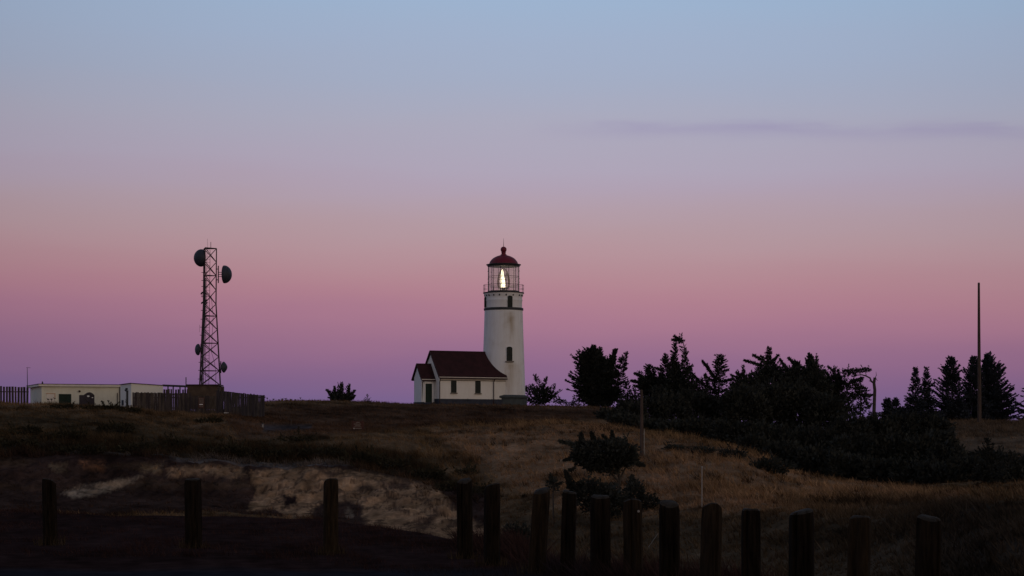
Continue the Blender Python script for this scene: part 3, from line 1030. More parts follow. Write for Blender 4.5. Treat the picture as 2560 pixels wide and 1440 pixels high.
TR(226, [('leader', [(1650, 1025), (1638, 960), (1623, 914)], 50, 20, d(up=22, wind=.4, dens=1.2)), ('leader', [(1655, 1025), (1620, 980), (1600, 930)], 36, 10, d(up=22, wind=.5, dens=.9)),
         ('branch', (1645, 960), (1588, 934), 8, d(dens=3)), ('branch', (1648, 968), (1580, 952), 8, d(dens=3)), ('branch', (1648, 980), (1592, 966), 9, d(dens=3)), ('pad', 1622, 960, 26, 16, d(dens=.8)), ('pad', 1645, 972, 32, 24, d(dens=.9)), ('pad', 1650, 1005, 30, 20, {})],
   'windswept_conifer', 'windswept conifer with long fingers of branches pointing left above the wooden pole', 'tree', 1650, group=GR)
TR(224, [('leader', [(1672, 1025), (1668, 940), (1665, 885)], 36, 18, d(up=28, wind=.25, dens=1.1)), ('leader', [(1680, 1025), (1660, 960), (1642, 922)], 14, 10, d(up=30, wind=.3)),
         ('pad', 1668, 985, 26, 32, d(dens=.8)), ('branch', (1665, 930), (1638, 920), 4)],
   'windswept_conifer', 'short conifer directly left of the bent-topped conifer, leaning left', 'tree', 1672, group=GR)
TR(222, [('leader', [(1694, 1025), (1691, 940), (1688, 858)], 36, 16, d(up=32, wind=.3, dens=1.2)), ('pad', 1690, 960, 28, 52, d(dens=1)), ('pad', 1680, 990, 56, 28, d(dens=1)), ('pad', 1700, 1005, 36, 22, d(dens=1))],
   'windswept_conifer', 'slim pointed conifer standing just beside the bent-topped one, on its left', 'tree', 1694, group=GR)
TR(220, [('leader', [(1714, 1025), (1713, 960), (1712, 900), (1711, 872)], 14, 30, d(up=20, upr=36, dens=1.1)),
         ('limb', [(1712, 905), (1712, 875), (1709, 860), (1703, 850)], .09, .04),
         ('branch', (1708, 856), (1687, 841), 5, d(dens=1.6)), ('branch', (1705, 853), (1682, 849), 4, d(dens=1.3)), ('pad', 1697, 846, 8, 4, d(sp=.3)), ('pad', 1706, 855, 4, 5, d(sp=.3)),
         ('limb', [(1710, 884), (1704, 874), (1697, 870)], .03, .012), ('limb', [(1711, 892), (1704, 880), (1696, 876)], .03, .012), ('limb', [(1711, 866), (1715, 861), (1717, 859)], .03, .012),
         ('limb', [(1711, 905), (1704, 893), (1698, 890)], .03, .012), ('limb', [(1711, 873), (1714, 869), (1714, 863)], .03, .01), ('branch', (1709, 869), (1699, 866), 2, d(sp=.22)), ('branch', (1710, 880), (1701, 874), 2, d(sp=.2)),
         ('pad', 1716, 990, 26, 35, d(dens=.9)), ('pad', 1722, 950, 14, 28, d(dens=.7))],
   'bent_conifer', 'tallest conifer, its bare top bent over to the left like a flag', 'tree', 1714, group=GR)
TR(222, [('leader', [(1797, 1025), (1797, 950), (1798, 888)], 26, 22, d(up=14, dens=.62, start=.2)), ('leader', [(1797, 940), (1798, 889)], 12, 12, d(up=20, dens=1.2, prof='column')),
         ('branch', (1795, 955), (1757, 904), 6, d(dens=1.6)), ('branch', (1775, 930), (1768, 912), 4), ('branch', (1800, 955), (1832, 947), 5, d(dens=1.5)),
         ('branch', (1800, 930), (1820, 925), 4), ('branch', (1795, 960), (1762, 940), 5), ('branch', (1795, 985), (1770, 965), 5),
         ('pad', 1795, 965, 14, 22, d(dens=.5)), ('pad', 1775, 985, 16, 16, d(dens=.6))],
   'open_conifer', 'open-branched conifer standing apart in the gap, sky showing between its lower limbs', 'tree', 1797, group=GR)
TR(221, [('pad', 1752, 965, 24, 20, {}), ('pad', 1745, 1000, 34, 24, {}), ('pad', 1770, 1012, 30, 18, {}), ('branch', (1750, 955), (1733, 937), 5), ('branch', (1765, 950), (1764, 937), 4)],
   'rounded_conifer', 'low rounded conifer filling the space between the bent-topped and the open-branched conifers', 'tree', 1752, group=GR)
TR(218, [('leader', [(1865, 1030), (1862, 960), (1857, 915)], 20, 14, d(up=40)), ('pad', 1866, 965, 44, 30, {}), ('pad', 1850, 1005, 50, 26, {}), ('pad', 1850, 985, 32, 28, {}), ('branch', (1860, 945), (1842, 932), 4),
         ('branch', (1855, 950), (1829, 938), 4), ('branch', (1850, 960), (1830, 961), 5), ('pad', 1870, 1000, 45, 30, {})],
   'broad_conifer', 'spreading dark conifer with a small upright spike, left of the candle-topped conifer', 'tree', 1865, group=GR)
TR(219, [('leader', [(1924, 1030), (1923, 950), (1922, 869)], 12, 13, d(up=30, dens=1.4)), ('leader', [(1924, 960), (1922, 869)], 14, 16, d(up=25, dens=1.2)),
         ('branch', (1918, 918), (1862, 901), 5, d(dens=1.5)), ('branch', (1918, 908), (1884, 888), 5, d(dens=1.5)), ('branch', (1926, 912), (1945, 889), 5, d(dens=1.5)),
         ('branch', (1920, 900), (1903, 891), 4), ('pad', 1922, 935, 40, 26, {}), ('pad', 1935, 962, 60, 32, d(dens=1)), ('pad', 1915, 1000, 50, 35, {})],
   'candle_topped_conifer', 'conifer with an upright candle-like top and two long pointed branches reaching left', 'tree', 1924, group=GR)
TR(217, [('branch', (1975, 935), (1951, 900), 6, d(dens=1.8)), ('branch', (1998, 925), (1973, 896), 6, d(dens=1.8)), ('branch', (2005, 920), (1988, 904), 6, d(dens=1.5)),
         ('pad', 1990, 938, 44, 26, {}), ('pad', 1985, 965, 58, 32, d(dens=1)), ('pad', 1990, 1000, 50, 35, {}), ('leader', [(1990, 1030), (1992, 960), (1996, 905)], 26, 22, d(up=30, wind=.3))],
   'broad_conifer', 'conifer with swept-up jagged crown between the candle-topped and the blunt double-topped ones', 'tree', 1990, group=GR)
TR(216, [('leader', [(2040, 1030), (2034, 950), (2022, 888)], 20, 16, d(up=48, prof='column', dens=1.6)), ('leader', [(2046, 1030), (2046, 950), (2041, 885)], 8, 9, d(up=40, dens=1.3)),
         ('pad', 2030, 918, 13, 24, d(dens=1.2, dir=(-.3, 0, 1.2))), ('pad', 2040, 950, 26, 36, {}), ('pad', 2035, 975, 44, 44, {}), ('pad', 2035, 1000, 36, 36, {})],
   'double_topped_conifer', 'dense conifer with a blunt swept top and a thin spike beside it', 'tree', 2040, group=GR)
TR(217, [('leader', [(2102, 1040), (2096, 970), (2088, 915)], 22, 24, d(up=30, wind=.3, dens=.8)), ('branch', (2090, 935), (2071, 917), 5), ('branch', (2075, 945), (2062, 926), 5),
         ('pad', 2085, 955, 30, 22, d(dens=1)), ('pad', 2090, 1010, 42, 24, d(dens=.9)), ('pad', 2075, 985, 24, 28, d(dens=.9)), ('pad', 2110, 968, 26, 14, d(dens=.8)), ('branch', (2115, 960), (2156, 945), 7, d(dens=1.6)),
         ('pad', 2140, 955, 14, 6, {}), ('pad', 2120, 990, 22, 7, {}), ('pad', 2150, 975, 16, 16, d(dir=(-.2, 0, .8))), ('pad', 2150, 992, 26, 7, {}), ('branch', (2150, 990), (2180, 987), 4),
         ('pad', 2120, 1030, 40, 14, d(dens=.6)), ('pad', 2160, 1015, 20, 14, d(dens=.6)), ('limb', [(2150, 1050), (2152, 1010), (2150, 975)], .12, .06)],
   'layered_conifer', 'conifer in flat ragged layers with sky between them, just left of the bare snag', 'tree', 2102, group=GR)
TR(214, [('limb', [(2186, 1072), (2185, 1030), (2186, 1000), (2187, 975), (2185, 958), (2187, 944)], .22, .16),
         ('limb', [(2185, 958), (2178, 953), (2175, 945), (2165, 940), (2155, 937), (2140, 938), (2132, 941)], .12, .05),
         ('limb', [(2178, 953), (2172, 952)], .06, .03), ('limb', [(2187, 946), (2191, 938), (2190, 929)], .05, .015), ('limb', [(2189, 944), (2192, 950), (2195, 952)], .04, .015),
         ('limb', [(2166, 940), (2164, 932), (2160, 926)], .05, .03), ('limb', [(2150, 937), (2152, 930)], .04, .02),
         ('pad', 2167, 925, 11, 5, d(dens=1.6, sp=.28)), ('pad', 2150, 927, 12, 5, d(dens=1.5, sp=.28)), ('pad', 2132, 929, 13, 6, d(dens=1.5, sp=.3)), ('pad', 2116, 932, 12, 7, d(dens=1.4, sp=.3)), ('pad', 2136, 940, 7, 3, d(sp=.25)),
         ('pad', 2192, 1038, 18, 5, d(dens=.9))],
   'bare_snag', 'bare-trunked snag with one arching limb carrying a flat tuft of foliage to the left', 'tree', 2186)
TR(218, [('leader', [(2219, 1070), (2219, 998)], 20, 18, d(up=25, dens=2)), ('leader', [(2238, 1070), (2237, 998)], 22, 22, d(up=25, dens=2)), ('pad', 2228, 1040, 26, 18, d(dens=.9)), ('pad', 2248, 1045, 22, 18, {})],
   'small_spruce', 'pair-topped small spruce right of the bare snag', 'tree', 2228, mat='needles_cool')
TR(219, [('leader', [(2289, 1075), (2289, 990), (2289, 920)], 46, 40, d(prof='spire', up=24, dens=1.0)), ('pad', 2288, 1010, 24, 18, d(dens=.7)), ('pad', 2280, 1040, 40, 22, {})],
   'slender_spruce', 'slender spruce with a thin spire, left one of the two twin spires', 'tree', 2289, mat='needles_cool')
TR(221, [('leader', [(2315, 1075), (2315, 990), (2315, 919)], 34, 44, d(prof='spire', up=26, dens=1.0)), ('branch', (2316, 975), (2335, 957), 3), ('pad', 2318, 1005, 18, 18, d(dens=.5)), ('pad', 2325, 1045, 36, 18, {})],
   'slender_spruce', 'slender spruce with a thin spire, right one of the two twin spires', 'tree', 2315, mat='needles_cool')
TR(223, [('leader', [(2383, 1070), (2382, 980), (2382, 896)], 74, 40, d(up=26, dens=.9)), ('branch', (2382, 935), (2398, 914), 3), ('pad', 2388, 1030, 34, 28, d(dens=1)), ('pad', 2380, 1042, 50, 14, d(dens=.9))],
   'spruce', 'symmetrical spruce with drooping left boughs, left of the tall bare pole', 'tree', 2383, mat='needles_cool')
TR(226, [('leader', [(2437, 1070), (2436, 980), (2436, 895)], 60, 46, d(up=34, dens=1.0)), ('pad', 2432, 1020, 26, 34, d(dens=.9)), ('pad', 2434, 1046, 44, 12, d(dens=.9))],
   'spruce', 'spruce partly hidden by the foot of the tall bare pole', 'tree', 2437, mat='needles_cool')
TR(229, [('leader', [(2478, 1070), (2474, 980), (2466, 888)], 44, 84, d(up=30, dens=1.1)), ('branch', (2480, 945), (2496, 912), 5, d(dens=1.4)), ('branch', (2485, 960), (2512, 920), 5, d(dens=1.4)),
         ('branch', (2485, 985), (2518, 953), 5), ('branch', (2490, 1005), (2532, 970), 5, d(dens=1.4)), ('branch', (2490, 1025), (2536, 998), 6, d(dens=1.8)), ('branch', (2490, 1045), (2533, 1030), 5),
         ('pad', 2478, 1010, 24, 40, d(dens=.9)), ('pad', 2486, 1044, 46, 12, d(dens=.9))],
   'spruce', 'wide spruce with long boughs fanning right, right of the tall bare pole', 'tree', 2478, mat='needles_cool')
TR(225, [('leader', [(2600, 1068), (2598, 930)], 62, 55, d(up=-14, dens=.7)), ('branch', (2590, 1030), (2540, 1007), 3), ('branch', (2590, 1045), (2540, 1019), 3), ('branch', (2590, 1060), (2545, 1046), 3)],
   'spruce', 'spruce mostly outside the right edge, only its lowest branch tips showing', 'tree', 2600, mat='needles_cool')

# dark understorey between the skyline trees and the pale slope
UL = 'dark shrub merged into the thicket that fills the hollow below the skyline conifers'
UG = 'shrubs of the thicket in the hollow'
under = []
for (px, Y, top, rx) in [(1528, 186, 1030, 34), (1575, 190, 1012, 40), (1625, 196, 1002, 44), (1560, 176, 1045, 44), (1680, 196, 995, 50), (1740, 200, 985, 50), (1800, 200, 995, 50),
                         (1620, 175, 1058, 50), (1690, 172, 1060, 52), (1760, 172, 1055, 55), (1860, 196, 975, 60), (1930, 198, 965, 60), (2000, 198, 965, 60), (2065, 196, 995, 55),
                         (1830, 165, 1060, 60), (1905, 165, 1065, 60), (1980, 164, 1070, 62), (2060, 163, 1075, 62), (2130, 182, 1045, 55), (2195, 185, 1048, 50), (2260, 190, 1042, 55), (2330, 190, 1048, 48),
                         (2140, 158, 1090, 62), (2220, 156, 1095, 62), (2300, 155, 1095, 62), (2350, 160, 1080, 46), (2370, 148, 1120, 55), (1960, 152, 1115, 50), (2040, 150, 1125, 55), (2120, 146, 1140, 58),
                         (2200, 144, 1150, 58), (2280, 142, 1160, 60), (2350, 140, 1165, 58), (2420, 141, 1150, 55), (2480, 143, 1135, 60), (2545, 140, 1150, 55), (2610, 140, 1150, 60), (1880, 158, 1100, 45)]:
    g = gpx(px, Y)
    cy = (top + g) / 2 + 3
    ry = max(16, (g - top) / 2 + 10)
    t = Tree(Y, 1.05)
    t.pad(px, cy, rx, ry, dens=1.1, sp=.5, shell=.45, depth=rx * Y / F * 0.9)
    t.pad(px - rx * .5, cy - ry * .45, rx * .45, ry * .5, dens=1.0, sp=.42)
    t.pad(px + rx * .45, cy - ry * .35, rx * .5, ry * .5, dens=1.0, sp=.42)
    t.limb([(px, g + 4), (px, cy)], .12, .05)
    t.finish('thicket_shrub', UL, 'shrub', px, 'shrub', UG)
TR(134, [('leader', [(2478, 1225), (2474, 1150), (2470, 1098)], 45, 45, d(up=30, dens=1.0)), ('pad', 2478, 1185, 48, 40, {})], 'dark_conifer', 'dark rounded conifer low in the hollow beneath the tall bare pole', 'tree', 2478, mat='shrub', scale=.8)
TR(128, [('leader', [(2535, 1235), (2532, 1190), (2530, 1130)], 45, 40, d(up=30, dens=1.0)), ('pad', 2535, 1195, 45, 36, {})], 'dark_conifer', 'dark conifer low in the hollow at the right edge', 'tree', 2535, mat='shrub', scale=.8)

# wind-shaped tree on the pale slope, and the shrubs round it
TR(99, [('pad', 1510, 1128, 78, 34, d(dens=1.5)), ('pad', 1540, 1150, 58, 26, d(dens=1.4)), ('pad', 1490, 1160, 56, 22, d(dens=1.2)), ('pad', 1480, 1145, 56, 20, d(dens=1.3)), ('pad', 1560, 1145, 30, 18, d(dens=1.3)), ('limb', [(1532, 1292), (1544, 1240), (1550, 1200), (1540, 1160)], .13, .06), ('limb', [(1548, 1205), (1520, 1175), (1480, 1150)], .07, .03), ('limb', [(1549, 1200), (1562, 1172), (1585, 1150)], .06, .03),
        ('pad', 1495, 1130, 48, 26, d(dens=1.5)), ('pad', 1545, 1130, 44, 32, d(dens=1.5)), ('pad', 1455, 1122, 24, 14, d(dens=1.2)), ('pad', 1450, 1145, 26, 12, d(dens=1.2)), ('pad', 1575, 1150, 20, 14, d(dens=1.4)),
        ('pad', 1500, 1165, 40, 16, d(dens=.9)), ('pad', 1530, 1180, 30, 8, d(dens=.6)), ('branch', (1450, 1115), (1400, 1103), 8, d(dens=2)), ('branch', (1455, 1118), (1453, 1084), 9, d(dens=3)),
        ('branch', (1490, 1115), (1479, 1083), 9, d(dens=3)), ('branch', (1535, 1110), (1530, 1081), 9, d(dens=3)), ('branch', (1525, 1110), (1508, 1090), 6, d(dens=2)),
        ('branch', (1560, 1120), (1598, 1162), 14, d(dens=4)), ('branch', (1580, 1150), (1608, 1163), 4, d(dens=2)), ('branch', (1450, 1140), (1412, 1150), 6, d(dens=2)), ('branch', (1440, 1170), (1425, 1175), 5, d(dens=2))],
   'wind_shaped_tree', 'wind-shaped dark tree with flat ragged crown on the pale grass slope, below the wooden pole', 'tree', 1532, scale=.55)
TR(93, [('pad', 1490, 1240, 74, 34, d(dens=1.3)), ('pad', 1520, 1262, 62, 34, d(dens=1.2)), ('pad', 1470, 1215, 30, 20, d(dens=1)), ('pad', 1440, 1225, 20, 18, d(dens=1)), ('branch', (1430, 1225), (1415, 1180), 10, d(dens=3)), ('limb', [(1495, 1300), (1495, 1240)], .1, .05)],
   'shrub', 'wide dark shrub at the foot of the wind-shaped tree', 'shrub', 1495, mat='shrub', scale=.6)
TR(95, [('pad', 1584, 1240, 34, 36, d(dens=1.4)), ('branch', (1582, 1225), (1580, 1192), 12, d(dens=4)), ('pad', 1618, 1258, 36, 22, d(dens=1.2)), ('limb', [(1585, 1290), (1585, 1240)], .08, .05)],
   'shrub', 'pointed dark shrub right of the foot of the wind-shaped tree', 'shrub', 1590, mat='shrub', scale=.6)
TR(97, [('pad', 1382, 1212, 16, 20, d(dens=.7)), ('branch', (1382, 1215), (1376, 1188), 6, d(dens=2)), ('branch', (1384, 1215), (1405, 1206), 4), ('limb', [(1384, 1245), (1384, 1215)], .05, .03)],
   'shrub', 'small scraggly dark shrub left of the wind-shaped tree', 'shrub', 1384, mat='shrub', scale=.5)
TR(60, [('pad', 1300, 1345, 34, 36, d(dens=1.4)), ('pad', 1280, 1330, 22, 24, d(dens=1)), ('limb', [(1300, 1410), (1300, 1345)], .06, .03)],
   'shrub', 'black bush in the gully between the tilted post and the blackest short post', 'shrub', 1300, mat='shrub', scale=.35)
for i, (px, py, rx, ry, lab) in enumerate([(1690, 1122, 26, 6, 'low dark shrub lying along the pale slope just right of the wooden pole'), (1760, 1128, 30, 8, 'low dark shrub, middle one of the three lying along the pale slope'),
                                           (1832, 1138, 34, 11, 'largest and lowest of the dark shrubs lying along the pale slope'), (1930, 1168, 55, 18, 'long reddish-dark shrub bank at the edge of the thicket above the pale slope')]):
    Yg = ground_at_py(px, py + ry, 100)
    t = Tree(Yg, .8)
    t.pad(px, py, rx, ry, dens=1.4, sp=.35)
    t.pad(px - rx * .5, py - 2, rx * .5, ry * .8, dens=1.2, sp=.35)
    t.limb([(px, py + ry), (px, py)], .05, .03)
    t.finish('low_shrub', lab, 'shrub', px, 'shrub')
# low dark bushes on the left slope
BL = [(60, 1075, 45, 16), (160, 1090, 60, 20), (290, 1070, 48, 18), (200, 1125, 70, 16), (330, 1120, 60, 18), (430, 1108, 40, 18), (560, 1125, 70, 20), (520, 1052, 40, 9), (680, 1135, 60, 18), (800, 1130, 60, 20), (900, 1145, 55, 20),
      (980, 1160, 50, 18), (1060, 1185, 50, 18), (1120, 1215, 34, 20), (150, 1018, 40, 8), (250, 1020, 60, 9), (320, 1026, 30, 10), (1160, 1180, 36, 12), (1195, 1225, 30, 16), (40, 1110, 60, 14), (740, 1098, 50, 8)]
for (px, py, rx, ry) in BL:
    Yg = ground_at_py(px, py + ry * .5, 100)
    t = Tree(Yg, .8)
    g = gpx(px, Yg)
    t.pad(px, g - ry * .25, rx, ry * .7, dens=.75, sp=.36, shell=.4, depth=1.6)
    t.pad(px + rx * .5, g - ry * .4, rx * .5, ry * .7, dens=.6, sp=.36)
    t.limb([(px, g), (px, g - ry * .5)], .04, .02)
    t.finish('heath_shrub', 'low dark heath shrub spread over the grassy slope above the pale cliff', 'shrub', px, 'heath', 'heath shrubs on the left slope')

# ------------------------------------------------------------------ lighthouse
LY = 220.0
S = LY / F
LX = (1259 - 1280) * S
LG = 3.42
zz = lambda py: (HY - py) * S
ctr = np.array([LX, LY, 0.0])
wall_tower = mat_wall('tower_paint', (0.79, 0.78, 0.80), (0.36, 0.27, 0.17), 0.30, streak=(1.6, 1.6, 0.16),
                      spots=[(LX + 0.75, 0.42, zz(850), zz(778), .85), (LX + 0.95, 0.30, zz(868), zz(790), .55), (LX + 0.8, 0.75, zz(1010), zz(908), .75), (LX - 0.4, 1.1, zz(1030), zz(930), .35)])
lh = thing('lighthouse', 'white round lighthouse tower with red dome and lit lamp on the headland crest', 'lighthouse', (LX, LY, LG))
m = MB()
m.lathe([(58.5 * S, LG - 0.5), (58.5 * S, zz(997)), (62 * S, zz(995)), (62 * S, zz(991.5)), (55 * S, zz(988)), (50 * S, zz(988))], ctr, n=48)
m.build('plinth', M['plinth'], lh, smooth=True)
m = MB()
prof = [(54.6, 989), (54.0, 975), (53.2, 950), (52.3, 920), (51.3, 890), (50.2, 860), (49.2, 830), (48.3, 800), (47.7, 778), (47.5, 772)]
m.lathe([(r * S, zz(y)) for r, y in prof], ctr, n=72)
m.build('tower_wall', wall_tower, lh, smooth=True)
m = MB()
m.lathe([(47 * S, zz(777.5)), (49.4 * S, zz(776)), (49.8 * S, zz(772)), (48.8 * S, zz(770.5)), (46 * S, zz(770.5))], ctr, n=64)
m.build('belt_course', M['dark_metal'], lh, smooth=True)
m = MB()
m.lathe([(46.2 * S, zz(771)), (46.2 * S, zz(755)), (47.2 * S, zz(752.5)), (47.2 * S, zz(750.5)), (46.4 * S, zz(749)), (46.8 * S, zz(742)), (48.6 * S, zz(738)), (49.4 * S, zz(735.5)), (49.4 * S, zz(734))], ctr, n=64)
m.build('watch_room_wall', wall_tower, lh, smooth=True)
for a in (-82, -62, -48, -30, -12, 8, 30, 55, 68, 80):
    th = radians(a)
    n3 = np.array([sin(th), -cos(th), 0])
    t3 = np.array([cos(th), sin(th), 0])
    m = MB()
    m.box(ctr + n3 * 47.6 * S + np.array([0, 0, zz(740)]), (0.13, 0.14, 0.17), t3, n3)
    m.build('bracket', M['dark_metal'], lh)
m = MB()
m.lathe([(38 * S, zz(734.2)), (51 * S, zz(734)), (51.5 * S, zz(733)), (51 * S, zz(731.6)), (38 * S, zz(731.4))], ctr, n=64)
m.build('gallery_deck', M['dark_metal'], lh)
m = MB()
n_r = 18
for i in range(n_r):
    th = 2 * pi * (i + .5) / n_r
    p = ctr + np.array([sin(th) * 50 * S, cos(th) * 50 * S, 0])
    m.tube([p + [0, 0, zz(732)], p + [0, 0, zz(712.5)]], 0.022, n=5)
for yy in (713, 722.5):
    ring = [ctr + np.array([sin(2 * pi * i / 48) * 50 * S, cos(2 * pi * i / 48) * 50 * S, zz(yy)]) for i in range(49)]
    m.tube(ring, 0.020, n=5, cap=False)
m.build('railing', M['dark_metal'], lh)
# lantern room
m = MB()
m.lathe([(39.8 * S, zz(732)), (39.8 * S, zz(728.5)), (38.0 * S, zz(728)), (37.5 * S, zz(732))], ctr, n=48)
m.build('lantern_base', M['dark_metal'], lh)
NM = 12
m = MB()
for i in range(NM):
    th = 2 * pi * (i + .35) / NM
    p = ctr + np.array([sin(th) * 39.2 * S, cos(th) * 39.2 * S, 0])
    m.tube([p + [0, 0, zz(730)], p + [0, 0, zz(666)]], 0.030, n=5)
for yy in (692, 712):
    ring = [ctr + np.array([sin(2 * pi * i / 48) * 39.2 * S, cos(2 * pi * i / 48) * 39.2 * S, zz(yy)]) for i in range(49)]
    m.tube(ring, 0.020, n=4, cap=False)
for i in range(NM):
    th = 2 * pi * (i + .35) / NM
    for yy in (678, 697, 706):
        p = ctr + np.array([sin(th) * 40 * S, cos(th) * 40 * S, zz(yy)])
        m.box(p, (.07, .07, .07))
m.build('glazing_bars', M['dark_metal'], lh)
gm = bpy.data.materials.new('pane_glass')
gm.use_nodes = True
gt = gm.node_tree
gt.nodes.clear()
go = gt.nodes.new('ShaderNodeOutputMaterial')
tr = gt.nodes.new('ShaderNodeBsdfTransparent')
tr.inputs[0].default_value = (0.93, 0.95, 0.95, 1)
gl = gt.nodes.new('ShaderNodeBsdfGlossy')
gl.inputs['Roughness'].default_value = 0.05
gl.inputs[0].default_value = (0.9, 0.9, 0.9, 1)
df = gt.nodes.new('ShaderNodeBsdfDiffuse')
df.inputs[0].default_value = (0.75, 0.72, 0.70, 1)
mx1 = gt.nodes.new('ShaderNodeMixShader')
mx1.inputs[0].default_value = 0.07
gt.links.new(tr.outputs[0], mx1.inputs[1])
gt.links.new(gl.outputs[0], mx1.inputs[2])
mx2_ = gt.nodes.new('ShaderNodeMixShader')
nn = gt.nodes.new('ShaderNodeTexNoise')
nn.inputs['Scale'].default_value = 2.5
mrr = gt.nodes.new('ShaderNodeMapRange')
mrr.inputs[3].default_value = 0.12
mrr.inputs[4].default_value = 0.34
gt.links.new(nn.outputs[0], mrr.inputs[0])
gt.links.new(mrr.outputs[0], mx2_.inputs[0])
gt.links.new(mx1.outputs[0], mx2_.inputs[1])
gt.links.new(df.outputs[0], mx2_.inputs[2])
gt.links.new(mx2_.outputs[0], go.inputs[0])
for i in range(NM):
    a0 = 2 * pi * (i + .35) / NM + .02
    a1 = 2 * pi * (i + 1.35) / NM - .02
    p0 = ctr + np.array([sin(a0) * 39 * S, cos(a0) * 39 * S, zz(728.5)])
    p1 = ctr + np.array([sin(a1) * 39 * S, cos(a1) * 39 * S, zz(728.5)])
    h = np.array([0, 0, zz(667) - zz(728.5)])
    m = MB()
    m.add([p0, p1, p1 + h, p0 + h], [(0, 1, 2, 3)])
    m.build('pane', gm, lh)
# lamp: lens frame and the bright flame-shaped beam core
lens = thing('lens', None, None, (0, 0, 0))
lens.parent = lh
lens_m = MB()
for i in range(10):
    th = 2 * pi * (i + .5) / 10
    pts = []
    for r, y in ((7, 727), (14.5, 716), (15.5, 704), (14, 692), (9.5, 680), (3, 671)):
        pts.append(ctr + np.array([sin(th) * r * S, cos(th) * r * S, zz(y)]))
    lens_m.tube(pts, 0.030, n=5)
for r, y in ((14.5, 716), (15.5, 708), (15.5, 700), (14, 692), (12, 686)):
    lens_m.tube([ctr + np.array([sin(2 * pi * i / 24) * r * S, cos(2 * pi * i / 24) * r * S, zz(y)]) for i in range(25)], 0.018, n=4, cap=False)
bpy.data.objects.remove(lens)
lens_o = lens_m.build('lens_frame', mat_basic('brass', (0.16, 0.11, 0.06), rough=0.4, metal=0.5), lh)
m = MB()
m.lathe([(8 * S, zz(731)), (8 * S, zz(728)), (5 * S, zz(727)), (5 * S, zz(722)), (9 * S, zz(721)), (9 * S, zz(719.8))], ctr, n=20)
m.build('lens_pedestal', M['dark_metal'], lh)
em = bpy.data.materials.new('lamp_light')
em.use_nodes = True
et = em.node_tree
et.nodes.clear()
eo = et.nodes.new('ShaderNodeOutputMaterial')
ee = et.nodes.new('ShaderNodeEmission')
ee.inputs[0].default_value = (1.0, 0.81, 0.54, 1)
ee.inputs[1].default_value = 3.4
et.links.new(ee.outputs[0], eo.inputs[0])
m = MB()
fl = [(0.5, 673, -3.6), (2.0, 677, -3.2), (3.0, 683, -3), (4.2, 690, -3.4), (5.2, 697, -3), (5.8, 704, -2.6), (6.4, 710, -1.6), (6.6, 715, -1.2), (6.2, 719.5, -1.4)]
v = []
nfl = 14
for r, y, ox in fl:
    for k_ in range(nfl):
        a = 2 * pi * k_ / nfl
        v.append((LX + (ox + cos(a) * r) * S, LY + sin(a) * r * .8 * S, zz(y)))
f = []
for i in range(len(fl) - 1):
    for k_ in range(nfl):
        k2 = (k_ + 1) % nfl
        f.append((i * nfl + k_, i * nfl + k2, (i + 1) * nfl + k2, (i + 1) * nfl + k_))
f += [tuple(range(nfl)), tuple((len(fl) - 1) * nfl + q for q in range(nfl))]
m.add(v, f)
m.build('lamp', em, lh, smooth=True)
# faint warm prisms either side of the lamp
pm = bpy.data.materials.new('prism_glass')
pm.use_nodes = True
pt_ = pm.node_tree
pt_.nodes.clear()
po_ = pt_.nodes.new('ShaderNodeOutputMaterial')
a_ = pt_.nodes.new('ShaderNodeBsdfTransparent')
a_.inputs[0].default_value = (0.55, 0.46, 0.36, 1)
b_ = pt_.nodes.new('ShaderNodeBsdfGlossy')
b_.inputs['Roughness'].default_value = 0.15
b_.inputs[0].default_value = (0.8, 0.7, 0.5, 1)
c_ = pt_.nodes.new('ShaderNodeMixShader')
c_.inputs[0].default_value = 0.14
pt_.links.new(a_.outputs[0], c_.inputs[1])
pt_.links.new(b_.outputs[0], c_.inputs[2])
pt_.links.new(c_.outputs[0], po_.inputs[0])
m = MB()
for s_ in (-1, 1):
    m = MB()
    for (r, y0, y1) in ((15, 716, 706), (15, 706, 697), (13.5, 697, 688), (10, 688, 678)):
        th0 = radians(90 * s_ - 42)
        th1 = radians(90 * s_ + 42)
        nn_ = 6
        va, fa = [], []
        for i in range(nn_ + 1):
            th = th0 + (th1 - th0) * i / nn_
            for yy in (y0, y1):
                va.append(ctr + np.array([sin(th) * r * S, -cos(th) * r * S, zz(yy)]))
        for i in range(nn_):
            fa.append((2 * i, 2 * i + 2, 2 * i + 3, 2 * i + 1))
        m.add(va, fa)
    m.build('lens', pm, lh)
# dome
m = MB()
m.lathe([(37 * S, zz(667)), (40.5 * S, zz(666.5)), (40.5 * S, zz(664.5)), (43.5 * S, zz(662.8)), (43.5 * S, zz(661.4)), (37 * S, zz(660.5)), (36 * S, zz(660))], ctr, n=48)
m.build('dome_cornice', M['dark_metal'], lh)
m = MB()
dm = [(36.6, 661), (36, 658.5), (34, 654), (31, 650), (27, 646.2), (22, 643), (16, 640.3), (10, 638.6), (7.5, 638)]
m.lathe([(r * S, zz(y)) for r, y in dm], ctr, n=48)
m.build('dome_roof', M['dome_red'], lh, smooth=True)
m = MB()
m.lathe([(8 * S, zz(639)), (7.8 * S, zz(636.5)), (5.5 * S, zz(635.5)), (5.3 * S, zz(632.5)), (6 * S, zz(632)), (6 * S, zz(631)), (5 * S, zz(630)), (6.5 * S, zz(628.4)), (7.6 * S, zz(624.5)), (7 * S, zz(620.5)), (4.5 * S, zz(617.5)), (1 * S, zz(616.6)), (.6 * S, zz(616))], ctr, n=28)
m.build('ventilator_ball', M['dome_red'], lh, smooth=True)
m = MB()
m.tube([ctr + [0, 0, zz(617)], ctr + [0, 0, zz(596)]], [.035, .012], n=5)
m.build('lightning_rod', M['dark_metal'], lh)


